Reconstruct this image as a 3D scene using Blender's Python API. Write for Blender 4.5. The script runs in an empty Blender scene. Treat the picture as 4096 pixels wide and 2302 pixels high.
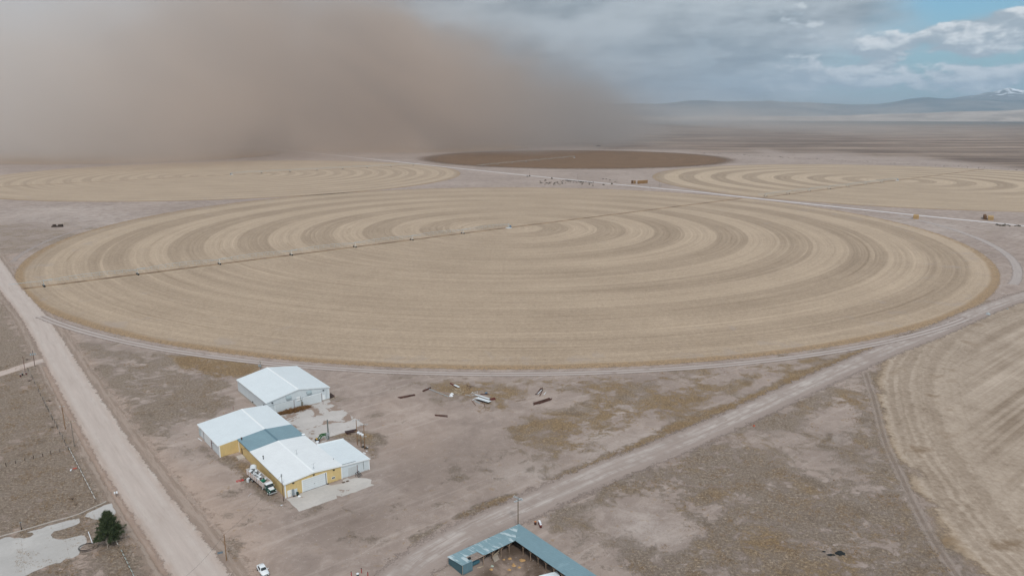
import bpy, bmesh, math, random
import numpy as np
from mathutils import Vector, Matrix, noise as mnoise
SC = bpy.context.scene
COL = SC.collection
R = math.radians
random.seed(7); RNG = np.random.default_rng(11)

# ------------------------------------------------------------------ camera
CAM_H, FPX, PITCH = 104.0, 2880.0, R(13.56)          # drone height in metres, focal length in photo pixels
cd = bpy.data.cameras.new('camera'); cam = bpy.data.objects.new('camera', cd); COL.objects.link(cam)
cam.location = (0, 0, CAM_H); cam.rotation_euler = (R(90) - PITCH, 0, 0)
cd.sensor_width = 36.0; cd.lens = FPX / 4096 * 36; cd.clip_start = 0.5; cd.clip_end = 90000
SC.camera = cam

# ------------------------------------------------------------------ node helpers
class X:
    """a socket that understands arithmetic"""
    T = None
    def __init__(s, k): s.s = k
    def _m(s, op, b, rev=False):
        return M(op, b, s) if rev else M(op, s, b)
    def __add__(s, b): return s._m('ADD', b)
    def __radd__(s, b): return s._m('ADD', b)
    def __sub__(s, b): return s._m('SUBTRACT', b)
    def __rsub__(s, b): return s._m('SUBTRACT', b, True)
    def __mul__(s, b): return s._m('MULTIPLY', b)
    def __rmul__(s, b): return s._m('MULTIPLY', b)
    def __truediv__(s, b): return s._m('DIVIDE', b)
    def __rtruediv__(s, b): return s._m('DIVIDE', b, True)
def put(sock, v):
    if isinstance(v, X): X.T.links.new(v.s, sock)
    elif hasattr(sock, 'default_value'):
        if isinstance(v, (tuple, list)) and len(v) == 3 and sock.type == 'RGBA': v = (*v, 1)
        sock.default_value = v
def ND(kind, ins=None, **props):
    n = X.T.nodes.new('ShaderNode' + kind)
    for k, v in props.items(): setattr(n, k, v)
    for k, v in (ins or {}).items(): put(n.inputs[k], v)
    return n
def M(op, *a, clamp=False):
    n = ND('Math', operation=op, use_clamp=clamp)
    for i, v in enumerate(a): put(n.inputs[i], v)
    return X(n.outputs[0])
def SS(v, lo, hi):
    n = ND('MapRange', {'Value': v, 'From Min': lo, 'From Max': hi}, interpolation_type='SMOOTHSTEP')
    return X(n.outputs[0])
def LIN(v, lo, hi, a=0.0, b=1.0):
    return X(ND('MapRange', {'Value': v, 'From Min': lo, 'From Max': hi, 'To Min': a, 'To Max': b}).outputs[0])
def MX(f, a, b, mode='MIX'):
    n = ND('Mix', data_type='RGBA', blend_type=mode)
    put(n.inputs['Factor'], f); put(n.inputs[6], a); put(n.inputs[7], b)
    return X(n.outputs[2])
def NZ(vec, scale, detail=3.0, rough=0.55, dist=0.0):
    return X(ND('TexNoise', {'Vector': vec, 'Scale': scale, 'Detail': detail, 'Roughness': rough, 'Distortion': dist}).outputs[0])
def VOR(vec, scale):
    return X(ND('TexVoronoi', {'Vector': vec, 'Scale': scale}).outputs[0])
def XYZ(a, b, c=0.0):
    return X(ND('CombineXYZ', {0: a, 1: b, 2: c}).outputs[0])
def SEP(v):
    n = ND('SeparateXYZ', {0: v}); return [X(o) for o in n.outputs]
def OBJ(): return X(ND('TexCoord').outputs['Object'])
def UV(): return SEP(X(ND('TexCoord').outputs['UV']))
def POS(): return X(ND('NewGeometry').outputs['Position'])
def ATT(name): return X(ND('Attribute', attribute_name=name).outputs['Fac'])
def SCALE(v, x, y, z): return X(ND('Mapping', {'Vector': v, 'Scale': (x, y, z)}).outputs[0])
def ROTZ(v, a): return X(ND('Mapping', {'Vector': v, 'Rotation': (0, 0, a)}).outputs[0])
def material(name):
    m = bpy.data.materials.new(name); m.use_nodes = True; X.T = m.node_tree; X.T.nodes.clear()
    return m
def finish(col, rough=0.9, bump=None, bd=0.05, metal=0.0, alpha=None, spec=0.25):
    p = ND('BsdfPrincipled', {'Base Color': col, 'Roughness': rough, 'Metallic': metal})
    p.inputs['Specular IOR Level'].default_value = spec
    if bump is not None:
        b = ND('Bump', {'Height': bump, 'Strength': 1.0, 'Distance': bd}); X.T.links.new(b.outputs[0], p.inputs['Normal'])
    sh = p.outputs[0]
    if alpha is not None:
        mx = ND('MixShader'); put(mx.inputs[0], alpha)
        X.T.links.new(ND('BsdfTransparent').outputs[0], mx.inputs[1]); X.T.links.new(sh, mx.inputs[2]); sh = mx.outputs[0]
    X.T.links.new(sh, ND('OutputMaterial').inputs['Surface'])
def lin(r, g, b, k=1.0):
    f = lambda c: ((c / 255 + 0.055) / 1.055) ** 2.4 if c > 10 else c / 255 / 12.92
    return (f(r) * k, f(g) * k, f(b) * k, 1.0)

# ------------------------------------------------------------------ sun and sky
SUN_AZ, SUN_EL = R(168), R(48)                         # azimuth from +Y towards +X
sd = bpy.data.lights.new('sun', 'SUN'); sd.energy = 2.0; sd.angle = R(8); sd.color = (1.0, 0.965, 0.92)
sun = bpy.data.objects.new('sun', sd); COL.objects.link(sun)
sdir = Vector((math.sin(SUN_AZ) * math.cos(SUN_EL), math.cos(SUN_AZ) * math.cos(SUN_EL), math.sin(SUN_EL)))
sun.rotation_euler = sdir.to_track_quat('Z', 'Y').to_euler(); sun.location = sdir * 500

W = bpy.data.worlds.new('World'); SC.world = W; W.use_nodes = True
X.T = W.node_tree; X.T.nodes.clear()
sky = ND('TexSky', sky_type='NISHITA', sun_disc=False, sun_elevation=SUN_EL, sun_rotation=SUN_AZ, dust_density=1.5, ozone_density=2.0)
D_ = X(ND('TexCoord').outputs['Generated'])
dx, dy, dz = SEP(D_)
az = M('ARCTAN2', dx, dy) * 57.2958
el = M('ARCSINE', dz) * 57.2958
zc = M('MAXIMUM', dz, 0.0) + 0.10
ax_, ey_ = az * 0.10 - el * .05, el * 0.30
P_ = XYZ(dx / zc, dy / zc, 0.0)                        # the flat underside of the cloud deck
n1 = NZ(ROTZ(SCALE(P_, 0.7, 0.8, 1), 0.5), 1.0, 6, 0.54, 0.5)
n2 = NZ(XYZ(ax_, ey_, 9.0), 1.0, 6, 0.56)
n3 = NZ(XYZ(ax_ * 3.2, ey_ * 3.0, 2.0), 1.0, 6, 0.62)
deck = n1 * 0.36 + n2 * 0.44 + n3 * .20
ax, ey = az * 0.165, el * 0.36
c1 = NZ(XYZ(ax, ey, 0.0), 1.0, 8, 0.60)                 # cumulus far off, seen from the side
c1b = NZ(XYZ(ax + 0.05, ey + 0.16, 0.0), 1.0, 8, 0.60)
grey = MX(SS(deck, 0.40, 0.60), lin(132, 142, 149), lin(192, 199, 204))
grey = MX(SS(NZ(XYZ(ax * 1.3, ey * 2.2, 5.0), 1.0, 7, 0.58), .46, .64) * SS(el, 9, 3) * .55, grey, lin(196, 203, 208))
grey = MX(SS(az, 0, -20) * SS(el, 0, 7), grey, lin(190, 191, 194))
# where the deck breaks up, to the right
gapn = (c1 - 0.5) * 8
g1 = SS(M('ABSOLUTE', el - 7.4 - (az - 32) * 0.24 + gapn * 0.3), 2.6, 0.7) * SS(az + gapn, 23, 30)
g2 = SS(el + gapn * 0.5, 5.0, 3.0) * SS(az + gapn * 1.5, 17, 29)
bluef = M('MAXIMUM', g1, g2)
bias = SS(M('ABSOLUTE', el - 4.7 - (az - 30) * 0.24), 2.2, 0.3) * 0.15 * SS(az, 20, 27) + SS(M('ABSOLUTE', el - 2.5), 1.3, 0.2) * 0.07
puff = SS(c1 + bias - g1 * SS(el, 5.5, 7) * .2, 0.525, 0.60) * SS(az + gapn, 9, 17) * SS(el, 0.7, 1.6)
lit = SS(c1 - c1b, -0.05, 0.09)
pc = MX(lit, lin(166, 177, 185), lin(240, 242, 243))
pc = MX(SS(az, 26, 14), pc, lin(168, 180, 188))
skyc = MX(1.0, X(sky.outputs[0]), (0.068, 0.112, 0.125, 1), 'MULTIPLY')
col = MX(bluef, grey, skyc)
col = MX(puff * (1 - SS(az, 20, 8) * 0.6), col, pc)
hi = 1.0 + SS(el, 16, 70) * 0.55                       # an overcast sky is brightest overhead
col = MX(1.0, col, XYZ(hi, hi, hi), 'MULTIPLY')
bg = ND('Background', {'Color': col, 'Strength': 1.0})
X.T.links.new(bg.outputs[0], ND('OutputWorld').inputs[0])
W.cycles.sampling_method = 'MANUAL'; W.cycles.sample_map_resolution = 512

SC.view_settings.view_transform = 'Standard'; SC.view_settings.look = 'None'
SC.view_settings.exposure = 0.0; SC.view_settings.gamma = 1.0
SC.cycles.volume_bounces = 3; SC.cycles.max_bounces = 6; SC.cycles.diffuse_bounces = 3
SC.cycles.transparent_max_bounces = 12; SC.cycles.volume_step_rate = 2.0; SC.cycles.volume_max_steps = 128

# ------------------------------------------------------------------ placing helpers
def G(x, y, z=0.0):
    """point of the photo (4096 px wide) -> the place on the ground (or on the level z) it shows"""
    X_, Y_ = x - 2048, 1151 - y
    d = Vector((X_, FPX * math.cos(PITCH) + Y_ * math.sin(PITCH), -FPX * math.sin(PITCH) + Y_ * math.cos(PITCH)))
    t = (z - CAM_H) / d.z
    return Vector((d.x * t, d.y * t, z))
K = 4096 / 2576
def d(x, y, z=0.0): return G(x * K, y * K, z)
def crop(x0, y0, s): return lambda x, y, z=0.0: G(x0 + x / s, y0 + y / s, z)
c3 = crop(1500, 1400, 1.605); c4 = crop(2400, 1200, 1.3143); c5 = crop(0, 500, 1.6086); c6 = crop(1400, 500, 1.84); c7 = crop(2500, 500, 1.614)
TH = R(39.4)                                           # the section grid the farm is laid out on
U2 = Vector((math.cos(TH), math.sin(TH), 0)); V2 = Vector((-math.sin(TH), math.cos(TH), 0))

# ------------------------------------------------------------------ object helpers
def tag(o, label=None, cat=None, group=None, kind=None):
    if label: o['label'] = label
    if cat: o['category'] = cat
    if group: o['group'] = group
    if kind: o['kind'] = kind
    return o
def thing(name, label, cat, loc=(0, 0, 0), rz=0.0, group=None):
    o = bpy.data.objects.new(name, None); COL.objects.link(o); o.empty_display_size = 0.5
    o.location = loc; o.rotation_euler = (0, 0, rz)
    return tag(o, label, cat, group)
def mesh_obj(name, verts, faces, mat, parent=None, smooth=False):
    me = bpy.data.meshes.new(name); me.from_pydata([tuple(v) for v in verts], [], faces); me.validate(); me.update()
    if mat: me.materials.append(mat)
    if smooth: me.polygons.foreach_set('use_smooth', [True] * len(me.polygons))
    o = bpy.data.objects.new(name, me); COL.objects.link(o)
    if parent: o.parent = parent
    return o
class MB:
    """collects simple solids into one mesh"""
    def __init__(s): s.v = []; s.f = []; s.cut = []
    def raw(s, v, f):
        k = len(s.v); s.cut.append((k, len(s.f))); s.v += [Vector(p) for p in v]; s.f += [tuple(i + k for i in q) for q in f]; return s
    def box(s, c, dim, rz=0.0, rx=0.0, ry=0.0):
        m = Matrix.Translation(c) @ Matrix.Rotation(rz, 4, 'Z') @ Matrix.Rotation(ry, 4, 'Y') @ Matrix.Rotation(rx, 4, 'X')
        a, b, h = dim[0] / 2, dim[1] / 2, dim[2] / 2
        return s.raw([m @ Vector(p) for p in ((-a, -b, -h), (a, -b, -h), (a, b, -h), (-a, b, -h), (-a, -b, h), (a, -b, h), (a, b, h), (-a, b, h))],
                     [(0, 3, 2, 1), (4, 5, 6, 7), (0, 1, 5, 4), (1, 2, 6, 5), (2, 3, 7, 6), (3, 0, 4, 7)])
    def bx(s, x0, x1, y0, y1, z0, z1): return s.box(((x0 + x1) / 2, (y0 + y1) / 2, (z0 + z1) / 2), (x1 - x0, y1 - y0, z1 - z0))
    def tube(s, pts, r, n=6, r2=None):
        pts = [Vector(p) for p in pts]; k = len(pts); v = []; f = []
        for i, p in enumerate(pts):
            t = (pts[min(i + 1, k - 1)] - pts[max(i - 1, 0)]).normalized()
            a = t.cross(Vector((0, 0, 1)) if abs(t.z) < 0.95 else Vector((1, 0, 0))).normalized(); b = t.cross(a)
            rr = r if r2 is None else r + (r2 - r) * i / (k - 1)
            for j in range(n):
                w = 2 * math.pi * j / n; v.append(p + (a * math.cos(w) + b * math.sin(w)) * rr)
        for i in range(k - 1):
            for j in range(n): f.append((i * n + j, i * n + (j + 1) % n, (i + 1) * n + (j + 1) % n, (i + 1) * n + j))
        f.append(tuple(range(n))); f.append(tuple((k - 1) * n + j for j in reversed(range(n))))
        return s.raw(v, f)
    def lathe(s, c, prof, n=12, axis='Z'):
        v = []; f = []; c = Vector(c); m = len(prof)
        for r_, h in prof:
            for j in range(n):
                w = 2 * math.pi * j / n; a, b = r_ * math.cos(w), r_ * math.sin(w)
                v.append(c + (Vector((a, b, h)) if axis == 'Z' else Vector((h, a, b)) if axis == 'X' else Vector((a, h, b))))
        for i in range(m - 1):
            for j in range(n): f.append((i * n + j, i * n + (j + 1) % n, (i + 1) * n + (j + 1) % n, (i + 1) * n + j))
        f.append(tuple(reversed(range(n)))); f.append(tuple((m - 1) * n + j for j in range(n)))
        return s.raw(v, f)
    def prism(s, poly, y0, y1, plane='XZ'):
        """polygon in the XZ plane swept along Y (or in XY swept along Z, or YZ along X)"""
        n = len(poly)
        mk = {'XZ': lambda a, b, t: (a, t, b), 'XY': lambda a, b, t: (a, b, t), 'YZ': lambda a, b, t: (t, a, b)}[plane]
        v = [mk(a, b, y0) for a, b in poly] + [mk(a, b, y1) for a, b in poly]
        f = [tuple(range(n)), tuple(range(2 * n - 1, n - 1, -1))] + [(i, i + n, (i + 1) % n + n, (i + 1) % n) for i in range(n)]
        return s.raw(v, f)
    def build(s, name, mat, parent=None, smooth=False, bevel=0.0):
        bm = bmesh.new(); vs = [bm.verts.new(p) for p in s.v]
        for q in s.f:
            try: bm.faces.new([vs[i] for i in q])
            except ValueError: pass
        bmesh.ops.recalc_face_normals(bm, faces=bm.faces)
        if bevel: bmesh.ops.bevel(bm, geom=list(bm.edges), offset=bevel, segments=1, affect='EDGES')
        me = bpy.data.meshes.new(name); bm.to_mesh(me); bm.free()
        if mat: me.materials.append(mat)
        if smooth: me.polygons.foreach_set('use_smooth', [True] * len(me.polygons))
        o = bpy.data.objects.new(name, me); COL.objects.link(o)
        if parent: o.parent = parent
        return o
def build_each(mb, name, mat, parent=None, **kw):
    """every solid of the collector as an object of its own"""
    ends = mb.cut[1:] + [(len(mb.v), len(mb.f))]; out = []
    for (v0, f0), (v1, f1) in zip(mb.cut, ends):
        b = MB(); b.raw(mb.v[v0:v1], [tuple(i - v0 for i in q) for q in mb.f[f0:f1]]); out.append(b.build(name, mat, parent, **kw))
    return out
def children(o): return [c for c in bpy.data.objects if c.parent == o]
def dup(o, loc=None, rz=None, label=None, parent=None):
    c = o.copy(); COL.objects.link(c)
    if parent: c.parent = parent
    if loc is not None: c.location = loc
    if rz is not None: c.rotation_euler = (c.rotation_euler[0], c.rotation_euler[1], rz)
    if label: c['label'] = label
    for k in children(o): dup(k, parent=c)
    return c
# ------------------------------------------------------------------ the ground
CEN = {'A': Vector((-3.0, 671.4, 0)), 'B': Vector((620.8, 1168.3, 0)), 'C': Vector((-494.7, 1282.1, 0)), 'D': Vector((152.9, 1791.8, 0))}
def axis(lo, hi, step, far, grow):
    a = list(np.arange(lo, hi + step / 2, step)); s = step
    b = [a[-1]]
    while b[-1] < far[1]: s *= grow; b.append(b[-1] + s)
    s = step; c = [a[0]]
    while c[-1] > far[0]: s *= grow; c.append(c[-1] - s)
    return np.array(c[:0:-1] + a + b[1:])
gx = axis(-250, 250, 1.3, (-60000, 60000), 1.13)
gy = axis(122, 430, 1.3, (-3000, 60000), 1.13)
GX, GY = np.meshgrid(gx, gy); NX, NY = len(gx), len(gy)
PX, PY = GX.ravel(), GY.ravel()
def poly_mask(pts, soft):
    """1 inside the outline, falling to 0 over `soft` metres outside and inside its edge"""
    p = np.array([(q[0], q[1]) for q in pts]); out = np.zeros(len(PX))
    sel = np.where((PX > p[:, 0].min() - soft) & (PX < p[:, 0].max() + soft) & (PY > p[:, 1].min() - soft) & (PY < p[:, 1].max() + soft))[0]
    x, y = PX[sel], PY[sel]; ins = np.zeros(len(sel), bool); dist = np.full(len(sel), 1e9)
    for i in range(len(p)):
        x0, y0 = p[i]; x1, y1 = p[(i + 1) % len(p)]
        c = ((y0 > y) != (y1 > y)) & (x < (x1 - x0) * (y - y0) / (y1 - y0 + 1e-12) + x0); ins ^= c
        L = (x1 - x0) ** 2 + (y1 - y0) ** 2 + 1e-9
        t = np.clip(((x - x0) * (x1 - x0) + (y - y0) * (y1 - y0)) / L, 0, 1)
        dist = np.minimum(dist, np.hypot(x - x0 - t * (x1 - x0), y - y0 - t * (y1 - y0)))
    sd_ = np.where(ins, dist, -dist); out[sel] = np.clip(0.5 + sd_ / (2 * soft), 0, 1)
    return out
def zone(dst, val, soft, pts, conv=d):
    m = poly_mask([conv(*q) for q in pts], soft); dst[:] = dst * (1 - m) + val * m
grass = np.full(len(PX), 0.24); pale = np.zeros(len(PX)); tan = np.zeros(len(PX)); dark = np.zeros(len(PX)); plain = np.zeros(len(PX))
ochre = np.zeros(len(PX))
# west of the gravel road
zone(grass, .74, 5, [(-300, 700), (0, 735), (60, 825), (118, 910), (160, 985), (250, 1165), (330, 1300), (425, 1448), (450, 1560), (-200, 1560), (-600, 900)])
zone(tan, .35, 5, [(-300, 700), (0, 735), (60, 825), (118, 910), (160, 985), (250, 1165), (330, 1300), (425, 1448), (-200, 1448), (-600, 900)])
zone(grass, .45, 3, [(40, 750), (75, 830), (118, 905), (150, 960), (270, 1190), (250, 1190), (120, 960), (60, 880)])
zone(tan, .9, 4, [(-10, 640), (70, 730), (140, 850), (170, 900), (240, 1000), (330, 1130), (480, 1330), (600, 1448), (640, 1448), (540, 1300), (350, 1060), (170, 830), (60, 700), (0, 620)])
zone(tan, .7, 5, [(130, 940), (330, 1300), (430, 1448), (380, 1448), (280, 1270), (110, 960)])
zone(tan, .75, 8, [(420, 1190), (520, 1200), (640, 1300), (660, 1448), (570, 1448), (470, 1290)])
zone(tan, .5, 12, [(980, 1010), (1080, 1030), (1060, 1130), (980, 1120)])
# between the gravel road and the buildings
zone(grass, .55, 6, [(150, 840), (300, 880), (560, 905), (600, 960), (590, 1020), (500, 1070), (500, 1130), (420, 1160), (330, 1080), (230, 930)])
zone(grass, .85, 3, [(420, 893), (500, 893), (650, 915), (660, 935), (600, 950), (560, 950), (470, 930)])
zone(ochre, .9, 3, [(420, 893), (500, 893), (650, 915), (660, 935), (600, 950), (560, 950), (470, 930)])
zone(grass, .74, 3, [(430, 930), (560, 960), (590, 1010), (530, 1040), (460, 1020), (360, 980)])
zone(grass, .8, 2, [(500, 1115), (545, 1148), (590, 1150), (620, 1165), (640, 1180), (690, 1240), (712, 1262), (690, 1262), (620, 1215), (580, 1180), (530, 1150)])
zone(ochre, .7, 2, [(575, 1140), (600, 1150), (700, 1250), (710, 1262), (690, 1262), (600, 1180)])
zone(grass, .8, 2, [(540, 1345), (600, 1345), (610, 1400), (580, 1420), (545, 1390)])
zone(grass, .75, 2.5, [(820, 1098), (880, 1085), (940, 1090), (965, 1110), (950, 1150), (940, 1172), (930, 1140), (900, 1112)])
zone(ochre, .5, 2.5, [(820, 1098), (880, 1085), (940, 1090), (965, 1110), (950, 1150), (940, 1172), (930, 1140), (900, 1112)])
zone(grass, .9, 1.0, [(716, 1037), (735, 1025), (770, 1018), (775, 1025), (745, 1040), (720, 1043)])
# the yard
zone(grass, .62, 6, [(1060, 965), (1230, 965), (1330, 985), (1260, 1040), (1100, 1010)])
zone(grass, .62, 5, [(1330, 960), (1500, 950), (1640, 945), (1620, 990), (1400, 990)])
zone(grass, .50, 8, [(1250, 1060), (1420, 1040), (1500, 1060), (1440, 1100), (1300, 1100)])
zone(grass, .55, 8, [(1500, 945), (1900, 912), (2180, 868), (1700, 1050), (1400, 1190), (1330, 1140), (1400, 1060)])
zone(grass, .9, 1.2, [(1143, 1302), (1175, 1280), (1230, 1255), (1302, 1241), (1290, 1256), (1200, 1297)])
zone(ochre, .6, 1.5, [(1143, 1302), (1175, 1280), (1230, 1255), (1302, 1241), (1290, 1256), (1200, 1297)])
zone(grass, .75, 1.5, [(1030, 1352), (1075, 1325), (1118, 1314), (1105, 1332), (1050, 1355)])
for gz, val in ((grass, .9), (ochre, .75)):
    zone(gz, val, 1.8, [(1385, 1205), (1560, 1128), (1700, 1058), (1850, 1008), (2010, 933), (2190, 868), (2205, 875), (2020, 952), (1860, 1027), (1700, 1088), (1560, 1152), (1400, 1212)])
zone(grass, .5, 4, [(980, 1448), (1040, 1390), (1120, 1345), (1300, 1320), (1140, 1400), (1120, 1448)])
# south-east of the diagonal road
SE = [(1360, 1290), (1560, 1195), (1850, 1075), (2050, 985), (2140, 950), (2225, 930), (2300, 1200), (2440, 1448), (2480, 1600), (1460, 1600), (1480, 1448), (1400, 1330)]
zone(grass, .66, 6, SE); zone(ochre, .30, 8, SE)
zone(grass, .35, 7, [(1830, 1105), (2000, 1060), (2110, 1030), (2180, 1130), (2180, 1215), (2040, 1180), (1900, 1130)])
zone(dark, .25, 5, [(2040, 1070), (2140, 1080), (2170, 1140), (2160, 1210), (2100, 1190), (2050, 1130)])
zone(grass, .25, 5, [(1480, 1270), (1560, 1265), (1660, 1275), (1740, 1335), (1700, 1385), (1560, 1372), (1530, 1420), (1600, 1460), (1480, 1448), (1440, 1340)])
zone(pale, .55, 7, [(1545, 1285), (1640, 1280), (1700, 1330), (1720, 1360), (1640, 1375), (1570, 1345)])
zone(pale, .9, 1.0, [(2155, 1256), (2185, 1254), (2190, 1264), (2160, 1267)]); zone(pale, .9, 1.2, [(2185, 1298), (2215, 1296), (2230, 1306), (2205, 1314)])
zone(pale, .6, 2, [(2070, 1100), (2110, 1098), (2105, 1112), (2075, 1114)])
# pale scraped earth and dark damp earth
zone(pale, .75, 2.5, [(1480, 1098), (1530, 1085), (1545, 1090), (1500, 1105)]); zone(pale, .8, 2.5, [(1560, 1020), (1620, 1003), (1640, 1008), (1580, 1030)])
zone(pale, .5, 5, [(1460, 1140), (1560, 1110), (1640, 1080), (1650, 1090), (1560, 1140), (1480, 1160)])
zone(ochre, .6, 8, [(1060, 960), (2200, 865), (1400, 1200), (1200, 1060)])
zone(pale, .45, 6, [(1250, 1180), (1360, 1170), (1400, 1195), (1300, 1215)]); zone(pale, .4, 8, [(1010, 1030), (1060, 1030), (1050, 1070), (1020, 1090)])
zone(pale, .35, 6, [(880, 1210), (960, 1180), (980, 1230), (920, 1270)])
zone(dark, .6, 9, [(800, 1330), (880, 1290), (950, 1270), (960, 1310), (860, 1360)])
zone(dark, .3, 14, [(950, 1120), (1200, 1080), (1300, 1130), (1250, 1230), (1050, 1260), (900, 1260)])
zone(dark, .95, 2.2, [(1168, 1448), (1210, 1430), (1290, 1345), (1310, 1345), (1420, 1440), (1420, 1500), (1168, 1500)])
zone(tan, .6, 2.5, [(1168, 1448), (1210, 1430), (1290, 1345), (1310, 1345), (1420, 1440), (1420, 1500), (1168, 1500)])
zone(pale, .35, 10, [(1950, 560), (2150, 585), (2260, 640), (2480, 560), (2576, 600), (2576, 570), (2200, 545)])
zone(pale, .35, 12, [(0, 515), (250, 520), (420, 550), (250, 570), (0, 560)])
zone(grass, .55, 15, [(0, 560), (200, 570), (260, 590), (140, 620), (40, 640), (-100, 640)])
zone(plain, .85, 30, [(1000, 371), (1300, 364), (1900, 386), (1950, 350), (1000, 350)])
# the sage plain beyond the ditch
zone(plain, 1.0, 25, [(1300, 352), (1950, 380), (2100, 387), (2300, 397), (2576, 424), (3400, 520), (30000, 500), (30000, 291), (-30000, 291), (-30000, 330), (700, 345)])
verts = np.zeros((NX * NY, 3)); verts[:, 0] = PX; verts[:, 1] = PY
idx = np.arange(NX * NY).reshape(NY, NX)
quads = np.stack([idx[:-1, :-1], idx[:-1, 1:], idx[1:, 1:], idx[1:, :-1]], -1).reshape(-1, 4)
me = bpy.data.meshes.new('ground'); me.vertices.add(len(verts)); me.vertices.foreach_set('co', verts.ravel())
me.loops.add(quads.size); me.loops.foreach_set('vertex_index', quads.ravel().astype(np.int32))
me.polygons.add(len(quads)); me.polygons.foreach_set('loop_start', np.arange(0, quads.size, 4, dtype=np.int32)); me.update()
for n_, a_ in (('grass', grass), ('pale', pale), ('tan', tan), ('dark', dark), ('plain', plain), ('ochre', ochre)):
    me.attributes.new(n_, 'FLOAT', 'POINT').data.foreach_set('value', a_.astype(np.float32))
ground = bpy.data.objects.new('ground', me); COL.objects.link(ground); tag(ground, kind='structure')
tag(ground, 'bare grey brown dirt with dry grass reaching to the horizon', 'ground')

m = material('farm_dirt'); p = POS()
big = NZ(p, 0.012, 4, 0.6); mid = NZ(p, 0.11, 6, 0.66, 0.6); fine = NZ(p, 1.3, 5, 0.72); grit = NZ(p, 4.5, 3, 0.75)
wide = NZ(p, 0.035, 5, 0.62, 0.4)
streak = NZ(SCALE(ROTZ(p, -TH), 0.02, 0.35, 1), 1.0, 5, 0.65, 0.3)       # years of tyres along the grid
st2 = NZ(SCALE(ROTZ(p, -TH - 0.25), 0.05, 0.9, 1), 1.0, 5, 0.7, 0.6)
base = MX(SS(big * 0.4 + mid * 0.6, 0.36, 0.64), lin(141, 127, 119), lin(168, 153, 144))
base = MX(SS(streak, 0.52, 0.70) * 0.45, base, lin(186, 173, 165))
base = MX(SS(st2, 0.60, 0.72) * SS(mid, 0.35, 0.6) * 0.55, base, lin(194, 184, 177))
lump = NZ(p, 0.28, 5, 0.7, .4)
base = MX(SS(lump, .52, .66) * .4, base, lin(174, 161, 153))
base = MX(SS(lump, .46, .34) * .22, base, lin(116, 103, 96))
base = MX(SS(fine * .5 + grit * .5, 0.56, 0.70) * 0.5, base, lin(184, 173, 168))
base = MX(SS(fine * .5 + grit * .5, 0.44, 0.32) * 0.4, base, lin(106, 96, 91))
base = MX(ATT('tan') * (0.45 + 0.6 * mid), base, MX(fine, lin(166, 143, 128), lin(190, 168, 153)))
base = MX(ATT('pale') * SS(mid * 0.55 + fine * 0.45, 0.34, 0.60) * 0.9, base, lin(192, 183, 178))
base = MX(ATT('dark') * SS(mid, 0.25, 0.6), base, lin(88, 74, 63))
patchn = NZ(SCALE(p, 1, 1.3, 1), 0.22, 6, 0.7, .8)
gn = (wide - .5) * 1.5 + (mid - .5) * 1.3 + (patchn - .5) * SS(ATT('grass'), .38, .65) * 1.6 + (fine - .5) * 0.5 + (grit - .5) * .35
gm = SS(gn + ATT('grass') - .56, -.16, .16)
tuft = SS(fine * 0.55 + grit * 0.45, 0.38, 0.60)
hue = SS(NZ(p, .05, 5, .65, .5) + (ATT('ochre') - .5) * .5, .36, .60)
gcol = MX(hue, MX(tuft, lin(122, 106, 92), lin(190, 172, 154)), MX(tuft, lin(122, 100, 71), lin(194, 163, 120)))
gcol = MX(SS(mid, .55, .68) * .4, gcol, lin(100, 84, 66))
col = MX(gm * 0.82, base, gcol)
col = MX(SS(NZ(p, 1.7, 2, 0.5), 0.68, 0.72) * 0.5, col, lin(196, 190, 186))      # scattered pale stones
spot = SS(NZ(p, 0.42, 5, 0.72, 0.5), 0.60, 0.66) * SS(ATT('grass') + (wide - .5) * .8, 0.08, 0.36)
col = MX(spot * 0.6, col, MX(tuft, lin(104, 84, 60), lin(166, 140, 106)))
trail = SS(M('ABSOLUTE', NZ(p, 0.028, 3, .5, .2) - .5), .012, .004) * SS(ATT('grass'), .4, .7)
col = MX(trail * .3 * SS(wide, .45, .6), col, lin(168, 155, 144))
pn = NZ(SCALE(p, 0.0012, 0.012, 1), 1.0, 7, 0.65, 0.4); pn2 = NZ(p, 0.004, 6, 0.6)
pcol = MX(SS(pn * 0.7 + pn2 * 0.3, 0.38, 0.62), lin(96, 80, 70), lin(156, 138, 124))
pcol = MX(SS(NZ(p, 0.05, 4, 0.7), 0.52, 0.7) * 0.5, pcol, lin(80, 76, 66))
pcol = MX(SS(SEP(p)[1] + (pn - .5) * 3000, 5500, 9500) * .8, pcol, lin(74, 76, 72))
col = MX(ATT('plain'), col, pcol)
finish(col, 0.95, bump=fine * 0.4 + grit * 0.3 + gm * tuft * 1.1, bd=0.22)
me.materials.append(m)

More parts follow.
